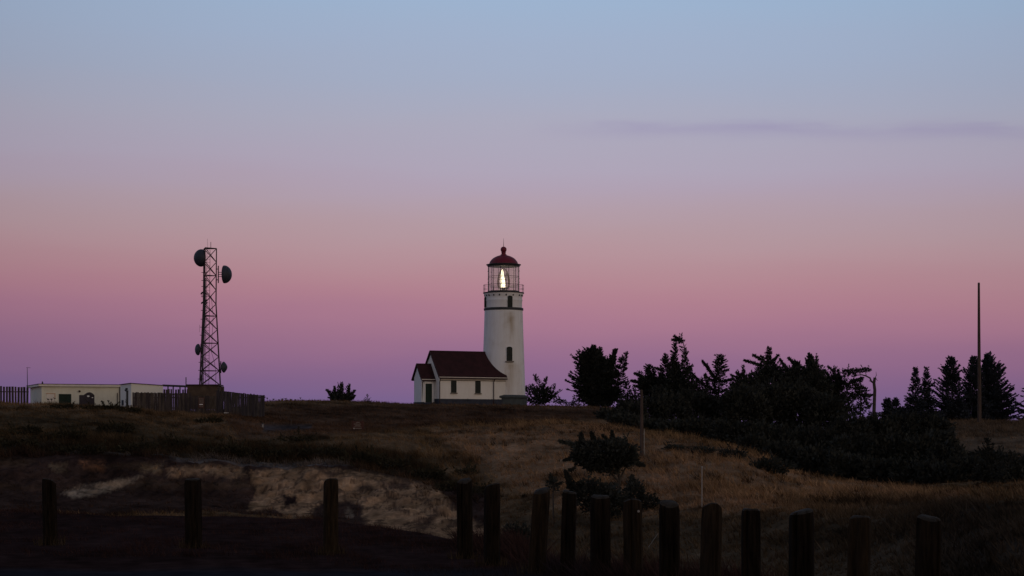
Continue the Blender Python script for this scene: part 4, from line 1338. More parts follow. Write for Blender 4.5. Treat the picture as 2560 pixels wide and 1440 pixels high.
def tower_window(name, azd, y0, y1, hw, R, sill=True, arch=True):
    th = radians(azd)
    n3 = np.array([sin(th), -cos(th), 0])
    t3 = np.array([cos(th), sin(th), 0])
    c = ctr + n3 * R * S
    z0, z1 = zz(y1), zz(y0)
    w = hw * S
    poly = [c + t3 * (-w) + [0, 0, z0], c + t3 * w + [0, 0, z0], c + t3 * w + [0, 0, z1 - .12]]
    if arch:
        for q in range(1, 6):
            a = pi * q / 6
            poly.append(c + t3 * (w * cos(a)) + [0, 0, z1 - .12 + .14 * sin(a)])
    poly.append(c + t3 * (-w) + [0, 0, z1 - .12])
    m = MB()
    m.prism([p - n3 * .30 for p in poly], n3 * .36)
    o = m.build(name, M['window_dark'], lh)
    # frame
    m = MB()
    pc = poly + [poly[0]]
    for i in range(len(pc) - 1):
        m.tube([pc[i] + n3 * .08, pc[i + 1] + n3 * .08], .035, n=5)
    m.tube([c + n3 * .08 + [0, 0, (z0 + z1) / 2] - t3 * w, c + n3 * .08 + [0, 0, (z0 + z1) / 2] + t3 * w], .02, n=4)
    m.tube([c + n3 * .08 + [0, 0, z0], c + n3 * .08 + [0, 0, z1]], .018, n=4)
    m.build('frame', M['green_paint'], o)
    if sill:
        m = MB()
        m.box(c + n3 * .12 + [0, 0, z0 - .09], (w * 2 + .36, .34, .15), t3, n3)
        m.build('sill', M['sill'], o)
    return o


tower_window('window', 20, 743, 770, 5.6, 46.0, sill=False)
tower_window('window', -75, 744, 769, 5.6, 46.2, sill=False)
tower_window('window', 16.5, 870, 904, 6.4, 50.9)

# ------------------------------------------------------------------ workroom building attached to the tower
PH = radians(26)
AX = np.array([cos(PH), sin(PH), 0.0])       # from porch towards the tower
NF = np.array([sin(PH), -cos(PH), 0.0])      # outward normal of the front wall
UZ = np.array([0, 0, 1.0])


def H(t, o, z):
    return ctr + AX * t + NF * o + UZ * z


zr, ze, zf = 9.42, 6.80, 4.10
W2, T0 = 2.3, -9.07
wall_house = mat_wall('house_paint', (0.78, 0.75, 0.72), (0.42, 0.32, 0.22), 0.22, streak=(1.5, 1.5, 0.5))
wall_lap = mat_wall('lap_boards', (0.74, 0.75, 0.79), (0.42, 0.36, 0.30), 0.12, lap=True)
hb = thing('workroom_building', 'small white gabled building with dark red roof joined to the left of the lighthouse', 'building', H(-5, 0, LG))
m = MB()
gab = [H(T0, W2, zf), H(T0, W2, ze), H(T0, 0, zr - .12), H(T0, -W2, ze), H(T0, -W2, zf)]
m.prism(gab, AX * (-T0 - 0.9))
m.build('wall', wall_house, hb)
m = MB()
m.prism([H(T0 - .06, W2 + .07, LG - .6), H(T0 - .06, W2 + .07, zf + .05), H(T0 - .06, -W2 - .07, zf + .05), H(T0 - .06, -W2 - .07, LG - .6)], AX * (-T0 - 0.55))
m.build('foundation', M['foundation'], hb)


def gable_roof(t0, t1, hw, over, ze_, zr_, th, parent, eo=.14):
    m = MB()
    slope = (zr_ - ze_) / hw
    ez = ze_ - slope * over
    poly = [H(t0 - eo, hw + over, ez), H(t0 - eo, 0, zr_), H(t0 - eo, -(hw + over), ez),
            H(t0 - eo, -(hw + over), ez + th), H(t0 - eo, 0, zr_ + th * 1.5), H(t0 - eo, hw + over, ez + th)]
    m.prism(poly, AX * (t1 - t0 + eo))
    r = m.build('roof', M['roof_red'], parent)
    m = MB()
    m.tube([H(t0 - eo - .03, 0, zr_ + th * 1.5), H(t1, 0, zr_ + th * 1.5)], .07, n=6)
    m.build('ridge_cap', M['trim_dark'], r)
    # barge board
    m = MB()
    for sgn in (1, -1):
        a, b = H(t0 - eo - .02, sgn * (hw + over + .02), ez + .06), H(t0 - eo - .02, 0, zr_ + .10)
        m.tube([a, b], .06, n=4)
    m.build('barge_board', M['trim_dark'], r)
    # gutter and fascia
    m = MB()
    m.box((H(t0 - eo, hw + over + .03, ez + .10) + H(t1, hw + over + .03, ez + .10)) / 2, (t1 - t0 + eo, .06, .07), AX, NF)
    m.build('gutter', M['fascia'], r)
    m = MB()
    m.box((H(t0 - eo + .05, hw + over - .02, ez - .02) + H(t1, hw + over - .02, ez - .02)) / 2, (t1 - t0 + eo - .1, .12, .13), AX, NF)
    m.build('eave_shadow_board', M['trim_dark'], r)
    return r


gable_roof(T0, -0.75, W2, .30, ze, zr, .10, hb)
m = MB()
m.box((H(T0 + .15, W2 + .05, ze - .42) + H(-.85, W2 + .05, ze - .42)) / 2, (-T0 - 1.0, .08, .26), AX, NF)
m.build('frieze_board', M['fascia'], hb)
m = MB()
m.box((H(T0 + .15, W2 + .06, ze - .58) + H(-.85, W2 + .06, ze - .58)) / 2, (-T0 - 1.0, .1, .05), AX, NF)
m.build('frieze_moulding', M['trim_dark'], hb)
# downpipes
for t in (T0 + .03, -2.38):
    m = MB()
    m.tube([H(t, W2 + .32, ze - .42), H(t - .02, W2 + .12, ze - .8), H(t - .02, W2 + .12, LG + .1)], .05, n=6)
    m.build('downpipe', M['trim_dark'], hb)


def house_window(t, y0, y1, hw, parent):
    z1, z0 = y0, y1
    c = H(t, W2, 0)
    poly = [c - AX * hw + UZ * z0, c + AX * hw + UZ * z0, c + AX * hw + UZ * (z1 - .08)]
    for q in range(1, 6):
        a = pi * q / 6
        poly.append(c + AX * hw * cos(a) + UZ * (z1 - .08 + .09 * sin(a)))
    poly.append(c - AX * hw + UZ * (z1 - .08))
    m = MB()
    m.prism([p - NF * .2 for p in poly], NF * .206)
    o = m.build('window', M['window_dark'], parent)
    m = MB()
    pc = poly + [poly[0]]
    for i in range(len(pc) - 1):
        m.tube([pc[i] + NF * .01, pc[i + 1] + NF * .01], .04, n=5)
    m.tube([c - AX * hw + UZ * ((z0 + z1) / 2) + NF * .02, c + AX * hw + UZ * ((z0 + z1) / 2) + NF * .02], .02, n=4)
    m.tube([c + UZ * z0 + NF * .02, c + UZ * z1 + NF * .02], .016, n=4)
    m.build('frame', M['green_paint'], o)
    m = MB()
    m.box(c + UZ * (z0 - .07) + NF * .07, (hw * 2 + .22, .2, .12), AX, NF)
    m.build('sill', M['sill'], o)


house_window(-7.30, 6.45, 4.85, .30, hb)
house_window(-4.32, 6.42, 4.83, .30, hb)
# porch
PT0, PW = T0 - 1.62, 1.05
m = MB()
m.prism([H(PT0, PW, zf - .35), H(PT0, PW, 6.55), H(PT0, 0, 7.85), H(PT0, -PW, 6.55), H(PT0, -PW, zf - .35)], AX * 1.6)
pw = m.build('porch_wall', wall_lap, hb)
m = MB()
m.prism([H(PT0 - .06, PW + .06, LG - .6), H(PT0 - .06, PW + .06, zf - .3), H(PT0 - .06, -PW - .06, zf - .3), H(PT0 - .06, -PW - .06, LG - .6)], AX * 1.64)
m.build('porch_foundation', M['foundation'], hb)
gable_roof(PT0, T0, PW, .32, 6.62, 7.95, .09, hb, eo=.14).name = 'porch_roof'
m = MB()
m.box(H(PT0 + .85, PW + .02, (zf - .3 + 5.85) / 2), (.80, .10, 5.85 - zf + .3), AX, NF)
dr = m.build('door', M['green_paint'], hb)
m = MB()
for sx in (-1, 1):
    m.box(H(PT0 + .85 + sx * .46, PW + .03, (zf - .3 + 5.9) / 2), (.11, .13, 6.0 - zf + .3), AX, NF)
m.box(H(PT0 + .85, PW + .03, 5.93), (1.03, .135, .12), AX, NF)
m.build('frame', M['white'], dr)
m = MB()
m.tube([H(PT0 + 1.15, PW + .07, 4.85), H(PT0 + 1.15, PW + .13, 4.85)], .04, n=8)
m.build('handle', M['dark_metal'], dr)
m = MB()
m.tube([H(PT0 + .12, PW + .36, 6.15), H(PT0 + .10, PW + .10, 5.95), H(PT0 + .10, PW + .10, LG + .1)], .045, n=6)
m.build('downpipe', M['trim_dark'], hb)
m = MB()
m.box(H(PT0 + .85, PW + .45, LG + .12), (1.1, .75, .30), AX, NF)
m.build('door_step', M['foundation'], hb)
# weed growing against the foundation
t = Tree(217.0 - 1.5, .35)
t.pad(1167, 1001, 4, 5, dens=1.2, sp=.3)
t.limb([(1167, 1012), (1167, 1000)], .02, .01)
t.finish('weed', 'small weed growing against the foundation between the two windows', 'plant', 1167, 'shrub', crown='leaves')

# ------------------------------------------------------------------ radio mast
TY = 200.0
TS = TY / F
tz = lambda py: (HY - py) * TS
mast = thing('radio_mast', 'tall reddish steel lattice mast carrying four microwave dishes', 'radio mast', ((519 - 1280) * TS, TY, 2.4))


def leg_pt(i, py):
    cxp = 518.3 + (965 - py) / 345 * 3.0
    R = 19.8 if py < 760 else 19.8 + (py - 760) / 202 * 12.5
    th = radians(14.5 + 120 * i)
    return np.array([(cxp - 1280) * TS + R * TS * cos(th), TY + R * TS * sin(th), tz(py)])


for i in range(3):
    m = MB()
    m.tube([leg_pt(i, y) for y in (1033, 962, 900, 860, 800, 760, 700, 621)], [.085, .085, .08, .08, .075, .07, .065, .06], n=6)
    m.build('leg', M['tower_steel'], mast)
LV = [621, 655, 689, 725, 760, 790, 824, 858, 892, 927, 963, 1000]
for a, b in zip(LV[:-1], LV[1:]):
    m = MB()
    for i in range(3):
        j = (i + 1) % 3
        m.tube([leg_pt(i, a), leg_pt(j, b)], .040, n=4)
        m.tube([leg_pt(j, a), leg_pt(i, b)], .040, n=4)
        if a in (621, 689, 790, 858, 927, 963):
            m.tube([leg_pt(i, a), leg_pt(j, a)], .042 if a != 621 else .055, n=4)
    m.build('brace', M['tower_steel'], mast)
m = MB()
for sx in (-.20, .20):
    m.tube([leg_pt(0, 1010) * 0 + np.array([(517.5 - 1280) * TS + sx - .05, TY + .15, tz(1020)]), np.array([(521 - 1280) * TS + sx * .8, TY + .1, tz(625)])], .022, n=4)
for q in range(52):
    u = q / 51
    c = np.array([(517.5 + 3.5 * u - 1280) * TS - .05 * (1 - u), TY + .12, tz(1020) + u * (tz(625) - tz(1020))])
    w = .20 - .04 * u
    m.tube([c + [-w, 0, 0], c + [w, 0, 0]], .012, n=4)
m.build('ladder', M['tower_steel'], mast)
m = MB()
for off in (-.15, -.05, .06):
    m.tube([leg_pt(2, 1020) + [off + .1, -.1, 0], leg_pt(2, 860) + [off + .1, -.1, 0], leg_pt(2, 760) + [off * .7 + .05, -.1, 0], leg_pt(2, 700) + [off * .6 + .05, -.1, 0]], .035, n=5)
m.build('cable_bundle', M['dark_metal'], mast)
m = MB()
m.tube([P(528, 740, TY), P(533, 790, TY), P(528.5, 880, TY), P(536, 905, TY), P(540, 935, TY), P(538, 985, TY)], .018, n=4)
m.build('loose_cable', M['dark_metal'], mast)
# step brackets on the left leg
for y in (680, 700, 715, 741, 755, 775, 797, 817, 837, 905, 925, 947):
    m = MB()
    p = leg_pt(1, y)
    m.tube([p + [-.22, -.05, 0], p + [.45, -.05, 0]], .03, n=4)
    m.build('step_bracket', M['tower_steel'], mast)
for (px, y0, y1, r) in ((527, 621, 605, .03), (518.5, 621, 597, .012), (499, 830, 812, .012), (505, 742, 729, .03), (509, 742, 727, .02)):
    m = MB()
    m.tube([P(px, y0, TY), P(px, y1, TY)], r, n=5)
    m.build('whip_antenna', M['tower_steel'], mast)
# small panel cluster
for (px, y) in ((505, 733), (512, 738), (514, 752), (506, 757), (515, 760)):
    m = MB()
    c = P(px, y, TY - .4)
    m.tube([c + [-.12, 0, -.1], c + [0, -.1, .02], c + [.12, 0, .12]], [.05, .09, .05], n=6)
    m.tube([c, c + [.15, .35, 0]], .02, n=4)
    m.build('small_antenna', M['dark_metal'], mast)


def dish(px, py, rpx, axis, mount_to, depth=0.62, cone=False, back=0.35):
    ax = np.array(axis, float)
    ax /= np.linalg.norm(ax)
    c = P(px, py, TY)
    R = rpx * TS
    m = MB()
    if cone:
        pr = [(0.02, -back * R), (.35 * R, -back * R), (.75 * R, -.12 * R), (.98 * R, 0), (R, .03 * R), (.92 * R, .12 * R), (.62 * R, .40 * R), (.36 * R, .58 * R), (.15 * R, .66 * R), (.02, .68 * R)]
    else:
        pr = [(0.02, -back * R), (.30 * R, -back * R), (.31 * R, -.05 * R), (.97 * R, -.02 * R), (R, 0.03 * R)]
        for q in range(1, 9):
            a = pi / 2 * q / 8
            pr.append((R * cos(a) + .01, .03 * R + depth * R * sin(a)))
    m.lathe(pr, c, ax, n=28)
    o = m.build('dish_antenna', M['dish'], mast, smooth=True)
    m = MB()
    tgt = np.array(mount_to)
    bpt = c - ax * back * R
    for dz_ in (-.22, .0, .22):
        m.tube([bpt + [0, 0, dz_], tgt + [0, 0, dz_]], .035, n=5)
    m.tube([tgt + [0, 0, -.8 * R - .15], tgt + [0, 0, .8 * R + .15]], .06, n=6)
    for dz_ in (-.6 * R, .6 * R):
        near = tgt + [0, 0, dz_]
        lg = min((leg_pt(i, HY - near[2] / TS) for i in range(3)), key=lambda q: np.linalg.norm(q - near))
        m.tube([near, lg], .045, n=5)
    m.build('mount', M['tower_steel'], o)


dish(505, 645, 22, (-.82, -.57, 0), leg_pt(1, 645) + [.05, -.35, 0], depth=.88, back=.25)
dish(559.5, 686, 22.5, (1, -.10, 0), P(545.8, 686, TY + .1), depth=.86, back=.12)
dish(496.5, 874, 14.5, (-.88, -.45, 0), leg_pt(1, 874) + [.0, -.25, 0], depth=.55, back=.25)
dish(559, 918, 14, (.93, -.3, 0), P(552, 918, TY), depth=.6, cone=True, back=.4)

# ------------------------------------------------------------------ station buildings on the left
cream = mat_wall('cream_paint', (0.73, 0.71, 0.61), (0.38, 0.31, 0.22), 0.28, streak=(1.8, 1.8, 0.5))
cream2 = mat_wall('cream_paint_clean', (0.60, 0.56, 0.46), (0.35, 0.28, 0.2), 0.12)
AX2 = unit(np.array([7.4, 3.0, 0.0]))
BK2 = unit(np.array([-3.0, 7.4, 0.0]))


def station():
    C = P(104, 958, 195)
    C[2] = 0
    L, Dp, z0, z1 = 8.0, 8.0, 2.2, 5.05
    sb = thing('station_building', 'long low cream flat-roofed building behind the grassy crest at far left', 'building', tuple(C + AX2 * 4 + BK2 * 4 + UZ * 2.4))

    def Q(a, b, z):
        return C + AX2 * a + BK2 * b + UZ * z
    m = MB()
    m.prism([Q(0, 0, z0), Q(L, 0, z0), Q(L, Dp, z0), Q(0, Dp, z0)], UZ * (z1 - z0))
    m.build('wall', cream, sb)
    m = MB()
    m.prism([Q(-.35, -.35, z1 + .003), Q(L + .1, -.35, z1 + .003), Q(L + .1, Dp + .3, z1 + .003), Q(-.35, Dp + .3, z1 + .003)], UZ * .20)
    rf = m.build('roof', M['fascia'], sb)
    m = MB()
    m.prism([Q(-.4, -.4, z1 + .206), Q(L + .15, -.4, z1 + .206), Q(L + .15, Dp + .35, z1 + .206), Q(-.4, Dp + .35, z1 + .206)], UZ * .05)
    m.build('roof_edge', M['trim_dark'], rf)
    m = MB()
    m.tube([Q(.1, .1, z1 + .25), Q(.1, .1, z1 + .50)], [.10, .05], n=6)
    m.build('roof_vent', M['dark_metal'], rf)
    # openings  (a positions along the wall from pixel columns)

    def a_of(px):
        # solve position along wall whose column is px
        k_ = (px - 1280) / F
        return (C[0] - k_ * C[1]) / (k_ * AX2[1] - AX2[0])
    nf = -BK2
    for (p0, p1, yt, yb, mat, nm) in ((116, 137, 984, 1004, M['fascia'], 'boarded_window'), (147, 178, 985, 1012, M['green_paint'], 'double_door')):
        a0, a1 = a_of(p0), a_of(p1)
        Yw = C[1] + AX2[1] * (a0 + a1) / 2
        zt, zb = (HY - yt) * Yw / F, (HY - yb) * Yw / F
        m = MB()
        m.box(Q((a0 + a1) / 2, -.02, (zt + zb) / 2), (a1 - a0, .08, zt - zb), AX2, BK2)
        o = m.build(nm, mat, sb)
        m = MB()
        if nm == 'boarded_window':
            m.box(Q((a0 + a1) / 2, -.05, zt), (a1 - a0 + .1, .06, .05), AX2, BK2)
            m.box(Q(a1, -.05, zt - .2), (.05, .06, .4), AX2, BK2)
            m.build('rusty_trim', M['rust'], o)
        else:
            m.box(Q((a0 + a1) / 2, -.07, (zt + zb) / 2), (.05, .03, zt - zb), AX2, BK2)
            m.build('door_gap', M['window_dark'], o)
    Yw = C[1] + 2
    m = MB()
    c = Q(a_of(198), -.15, (HY - 977) * Yw / F)
    m.box(c, (.16, .12, .07), AX2, BK2, UZ)
    m.lathe([(.05, 0), (.11, .10), (.10, .13), (.01, .13)], c + np.array([.02, -.02, -.02]), axis=(.2, -.6, -.7), n=10)
    m.tube([c, c - nf * .15], .02, n=4)
    m.build('wall_lamp', M['shed_brown'], sb)
    m = MB()
    m.tube([Q(L - .1, -.1, z1), Q(L - .1, -.1, z0)], .05, n=6)
    m.tube([Q(L - .35, -.1, z1 - .6), Q(L - .35, -.1, z0)], .04, n=6)
    m.build('downpipe', M['trim_dark'], sb)
    return Q, a_of, C


QS, a_of, CS = station()


def hut():
    C = P(328, 956, 186)
    C[2] = 0
    z0 = 2.0
    hb2 = thing('equipment_hut', 'small white box hut with sloping roof edge, between the long low building and the fence', 'building', tuple(C + AX2 * 1.5 + BK2 * 2.5 + UZ * 2.3))

    def Q(a, b, z):
        return C + AX2 * a + BK2 * b + UZ * z
    L, Dp = 3.1, 5.6
    m = MB()
    m.prism([Q(0, 0, z0), Q(L, 0, z0), Q(L, 0, 4.90), Q(0, 0, 5.08)], BK2 * Dp)
    m.build('wall', mat_wall('hut_paint', (0.78, 0.76, 0.71), (0.4, 0.34, 0.26), 0.10), hb2)
    m = MB()
    m.prism([Q(-.12, -.1, 5.09), Q(L + .08, -.1, 4.903), Q(L + .08, -.1, 4.96), Q(-.12, -.1, 5.15)], BK2 * (Dp + .2))
    m.build('roof', M['trim_dark'], hb2)
    # on the left side wall: doorway and lamp and box
    m = MB()
    m.box(Q(-.02, 1.9, 3.4), (.1, .8, 2.1), AX2, BK2)
    dd = m.build('door', M['window_dark'], hb2)
    m = MB()
    m.box(Q(-.10, 1.9, 4.6), (.2, .2, .18), AX2, BK2)
    m.tube([Q(-.1, 1.9, 4.55), Q(-.22, 1.9, 4.42)], [.05, .14], n=8)
    m.build('wall_lamp', M['dark_metal'], hb2)
    m = MB()
    m.box(Q(-.05, 4.2, 3.3), (.1, .6, .5), AX2, BK2)
    m.build('vent', M['foundation'], hb2)


hut()
# arched sign in front of the long building
m = MB()
C = P(218, 995, 191.5)
w0, w1 = -.78, .72
poly = [C + AX2 * w0 + UZ * -.9, C + AX2 * w1 + UZ * -.9, C + AX2 * w1 + UZ * .28]
for q in range(9):
    a = q / 8
    poly.append(C + AX2 * (w1 - a * 1.05) + UZ * (.28 + .30 * sin(pi * min(1, a * 1.0) ** .9 * .98)))
poly += [C + AX2 * (w0 + .1) + UZ * .30, C + AX2 * w0 + UZ * .26]
sgn = thing('arched_sign', 'dark arch-topped signboard with a white oval emblem in front of the cream wall', 'sign', tuple(C + UZ * -.9))
m.prism(poly, BK2 * .12)
m.build('board', M['sign_purple'], sgn)
m = MB()
for (ax_, uz_, rx, rz) in ((.10, .18, .13, .08), (.52, .04, .08, .045)):
    c = C + AX2 * ax_ + UZ * uz_ - BK2 * .012
    pl = [c + AX2 * rx * cos(2 * pi * q / 16) + UZ * rz * sin(2 * pi * q / 16) for q in range(16)]
    m.prism(pl, -BK2 * .02)
m.build('emblem', M['white'], sgn)
# thin aerial at far left
ae = thing('aerial', 'thin antenna pole with short crossbar above the far-left fence', 'antenna', tuple(P(68, 1000, 196)))
m = MB()
m.tube([P(69, 1010, 196), P(68.5, 960, 196), P(68, 919, 196)], [.05, .04, .025], n=5)
m.build('pole', M['dark_metal'], ae)
m = MB()
m.tube([P(66, 919, 196), P(76, 919.5, 196)], .018, n=4)
m.build('crossbar', M['dark_metal'], ae)


# fences -------------------------------------------------------------
def picket_fence(name, label, x0, x1, Ya, Yb, top0, top1, z_base, step, w, parts_mat, gap_every=None, rail=True, jitter=.05, skip=(), base_fn=None):
    A = P(x0, top0, Ya)
    B = P(x1, top1, Yb)
    dirv = np.array([B[0] - A[0], B[1] - A[1], 0])
    L = np.linalg.norm(dirv)
    dirv /= L
    nrm = np.array([-dirv[1], dirv[0], 0])
    if nrm[1] > 0:
        nrm = -nrm
    f_ = thing(name, label, 'fence', (A[0], A[1], z_base))
    n = int(L / step)
    if rail:
        for u in (.25, .8):
            m = MB()
            a = A * 1.0
            b = B * 1.0
            a[2] = z_base + (A[2] - z_base) * u
            b[2] = z_base + (B[2] - z_base) * u
            m.box((a + b) / 2 - nrm * .06, (L, .05, .10), dirv, nrm)
            m.build('rail', M[parts_mat], f_)
    for i in range(n):
        if i in skip:
            continue
        u = (i + .5) / n
        zt = A[2] + (B[2] - A[2]) * u + random.uniform(-jitter, jitter) * 1.0
        p = A + dirv * L * u
        zb = base_fn(u) if base_fn else z_base
        ww = w * random.uniform(.85, 1.08)
        m = MB()
        tl = random.uniform(-.012, .012)
        c = np.array([p[0], p[1], (zt + zb) / 2])
        m.box(c + nrm * random.uniform(0, .03), (ww, .03, zt - zb), dirv, nrm, unit(np.array([tl, 0, 1.0])))
        m.build('picket', M[parts_mat if random.random() < .68 else ('fence_wood2' if parts_mat == 'fence_wood' else 'fence_wood')], f_)
    return f_


picket_fence('picket_fence', 'spaced wooden picket fence at the far left edge, pale gaps between its boards', -60, 72, 196, 197, 963.5, 968, 2.3, .29, .225, 'fence_wood', jitter=.03)
picket_fence('board_fence', 'weathered board fence in front of the small white hut', 331, 478, 180, 178, 981, 983, 1.8, .175, .165, 'fence_wood', jitter=.035)
picket_fence('board_fence', 'board fence section behind the bushes, left of the brown block, with gaps', 408, 478, 184, 184, 973, 974, 2.1, .21, .17, 'fence_wood', jitter=.03, skip=(4, 7, 12))
picket_fence('board_fence', 'board fence running right from the mast, tallest panel with uneven foot', 541, 662, 177, 172, 976.5, 988.5, 1.75, .16, .145, 'fence_wood', jitter=.04, base_fn=lambda u: 1.95 - .2 * u + random.uniform(-.05, .05))
picket_fence('board_fence', 'board fence panel carrying the brown notice below the mast', 478, 541, 177.5, 177, 990, 990, 1.7, .16, .15, 'fence_wood', jitter=.05)
# dark gate / block in front of the mast base
bl = thing('block_shed', 'square brown block shed at the foot of the lattice mast', 'shed', tuple(P(514, 1015, 184)))
m = MB()
m.box(P(512, 989, 184) + UZ * -.2, (2.85, 3.0, 2.2), (1, 0, 0))
m.build('wall', M['shed_brown'], bl)
m = MB()
m.box(P(513, 963.5, 184) + UZ * 0.0, (3.05, 3.2, .12))
m.build('roof', M['trim_dark'], bl)
m = MB()
m.box(P(556, 985, 183.2), (.30, .3, 1.4))
m.build('corner_pillar', M['fence_wood2'], bl)
# pipe rack above the fence
pr = thing('pipe_rack', 'dark horizontal rail on short posts running from the hut roof to the brown block', 'rack', tuple(P(440, 1000, 188)))
m = MB()
m.box((P(407, 963, 188) + P(476, 967, 188)) / 2, (2.75, .12, .20), unit(np.array([1, 0, -.04])), (0, 1, 0))
m.build('rail', M['dark_metal'], pr)
for px in (420, 433, 450, 463, 474):
    m = MB()
    m.box(P(px, 978, 188), (.11, .11, 1.1))
    m.build('post', M['dark_metal'], pr)
m = MB()
m.tube([P(465, 968, 188), P(465, 943, 188)], .05, n=6)
m.build('whip', M['dark_metal'], pr)
# ladder rail on right fence top
m = MB()
m.box((P(558, 978.5, 178) + P(602, 984, 178)) / 2, (1.65, .08, .08), unit(P(602, 984, 178) - P(558, 978.5, 178)), (0, 1, 0))
tag(m.build('dark_pipe', M['dark_metal']), 'dark pipe lying along the top of the right-hand board fence', 'pipe')


def notice(name, label, px, py, wpx, hpx, Y, rows, mat, bar=None, posts=False, ngray='letter'):
    c = P(px, py, Y)
    s = Y / F
    o = thing(name, label, 'sign', (c[0], c[1], c[2] - hpx * s / 2 - (.5 if posts else 0)))
    m = MB()
    m.box(c, (wpx * s, .05, hpx * s))
    m.build('board', M[mat], o)
    m = MB()
    for (x0, x1, y, th) in rows:
        x = x0
        while x < x1:
            wl = random.uniform(.5, 1.1)
            xe = min(x + wl, x1)
            m.box(P((px + (x + xe) / 2), py + y, Y) + np.array([0, -.034, 0]), ((xe - x) * s, .012, th * s))
            x = xe + random.uniform(.25, .5)
    m.build('lettering', M[ngray], o)
    if bar:
        m = MB()
        m.box(P(px + bar[0], py + bar[1], Y) + np.array([0, -.036, 0]), (bar[2] * s, .014, bar[3] * s))
        m.build('white_strip', M['white'], o)
    if posts:
        for sx in (-.38, .38):
            m = MB()
            m.box(c + np.array([sx * wpx * s, .06, -.25]), (.08, .08, hpx * s + .6))
            m.build('post', M['sign_brown'], o)
    return o


notice('notice_board', 'reddish-brown notice with rows of small text fixed to the fence below the mast', 503.5, 1007, 15, 27, 176.5,
       [(-6, 6, -11, .8), (-6, 6, -8, .8), (-6, 6, -5.5, .8), (-6, 6, -3, .8), (-6, 6, -.5, .8), (-5, 5, 7.5, .8), (-5, 5, 10, .8)], 'sign_brown', bar=(-.5, 4, 9, 2))
m = MB()
m.box(P(565.5, 1032, 175.0), (.42, .03, .05))
tag(m.build('white_label', M['white']), 'small white strip label low on the right-hand board fence', 'label')
yg = ground_at_py(895, 1076, 120)
notice('warning_sign', 'low brown sign with pale lettering alone in the grass below the lighthouse field', 894.5, 1063, 30, 20, yg,
       [(-4, 5, -7, 1.6), (-10, 8, -2.8, 1.5), (-6, 6, .8, 1.3), (-10, 9, 4, .9), (-7, 10, 8, 1.2)], 'sign_brown', bar=(-9.5, 8, 2.2, 2.2), posts=True)
for (px, y0, y1, wm, mat, lab) in ((657, 1058, 1069, .10, 'pale_pole', 'short pale marker post with dark cap right of the fence end'), (728, 1050, 1062, .06, 'fence_wood2', 'thin low stake beside the grey track')):
    Yq = ground_at_py(px, y1 + 1, 120)
    b = P(px, y1 + 2, Yq)
    o = thing('marker_post', lab, 'post', tuple(b))
    m = MB()
    m.tube([b, P(px, y0, Yq)], wm * .6, n=8)
    m.build('shaft', M[mat], o)
    m = MB()
    m.tube([P(px, y0 + 2, Yq), P(px, y0 - 1, Yq)], [wm * .7, wm * .6], n=8)
    m.build('cap', M['dark_metal'], o)

# seed-head stalks on the crest
for (px, y0, y1) in ((668, 1008, 995), (684, 1006, 998), (698, 1006, 999), (706, 1006, 997), (714, 1006, 996), (728, 1006, 998), (739, 1008, 999), (751, 1008, 994.5), (757, 1008, 1000), (770, 1008, 1001),
                     (120, 1003, 997.5), (129, 1003, 997.5), (137, 1003, 995), (271, 1010, 1002), (255, 1010, 1004), (1042, 1012, 1006)):
    Yq = 216.0 if px > 400 else 184.0
    b = np.array(P(px, y1, Yq))
    gz = ground_z(px, Yq)
    o = thing('seed_stalk', 'dry flat-topped seed stalk sticking up above the grass of the crest', 'plant', (b[0], Yq, gz), 'dry seed stalks on the crest')
    m = MB()
    m.tube([(b[0] + .05, Yq, gz - .1), tuple(b)], .018, n=4)
    m.build('stem', M['bark'], o)
    m = MB()
    for q in range(7):
        a = 2 * pi * q / 7
        r = random.uniform(.06, .14)
        m.tube([tuple(b - [0, 0, .1]), tuple(b + [r * cos(a), r * sin(a), random.uniform(-.02, .05)])], [.012, .035], n=4)
    m.build('seed_head', M['bark'], o)

# ------------------------------------------------------------------ poles
Yp = ground_at_py(1605, 1140, 110)
o = thing('wooden_pole', 'weathered wooden utility pole standing on the pale slope in front of the windswept conifers', 'pole', tuple(P(1605, 1140, Yp)))
m = MB()
m.tube([P(1604.5, 1145, Yp), P(1604.5, 1060, Yp), P(1603.5, 976, Yp)], [.135, .12, .095], n=10)
m.build('shaft', M['pole_wood'], o)
m = MB()
m.tube([P(1610.5, 1143, Yp - .1), P(1610.5, 1072, Yp - .1)], .025, n=5)
for y in (1085, 1105, 1125):
    m.tube([P(1604, y, Yp - .05), P(1610.5, y, Yp - .1)], .02, n=4)
m.build('conduit', M['pale_pole'], o)
m = MB()
m.tube([P(1603.5, 977, Yp), P(1603.5, 974, Yp)], [.10, .06], n=10)
m.build('cap', M['pole_wood'], o)
Yp = ground_at_py(1755, 1268, 60)
o = thing('marker_pole', 'thin pale pole rising behind the wooden posts, right of the wind-shaped tree', 'pole', tuple(P(1755, 1272, Yp)))
m = MB()
m.tube([P(1755, 1280, Yp), P(1755, 1168, Yp)], .026, n=6)
m.build('shaft', M['pale_pole'], o)
m = MB()
m.tube([P(1755, 1170, Yp), P(1755, 1165.5, Yp)], .038, n=8)
m.build('cap', M['pale_pole'], o)
Yp = 210.0
o = thing('tall_pole', 'very tall bare wooden pole on the right-hand hill, in front of the spruces', 'pole', tuple(P(2448, 1056, Yp)))
m = MB()
m.tube([P(2448.5, 1062, Yp), P(2448.5, 980, Yp), P(2447.5, 850, Yp), P(2447, 708, Yp)], [.23, .20, .16, .12], n=10)
m.build('shaft', M['pole_wood'], o)
m = MB()
m.tube([P(2447, 711, Yp), P(2447, 706.5, Yp)], [.13, .10], n=10)
m.build('cap', M['dark_metal'], o)
Yp = ground_at_py(1622, 1372, 40)
m = MB()
m.tube([P(1621, 1368, Yp), P(1645, 1334, Yp - .5)], .012, n=5)
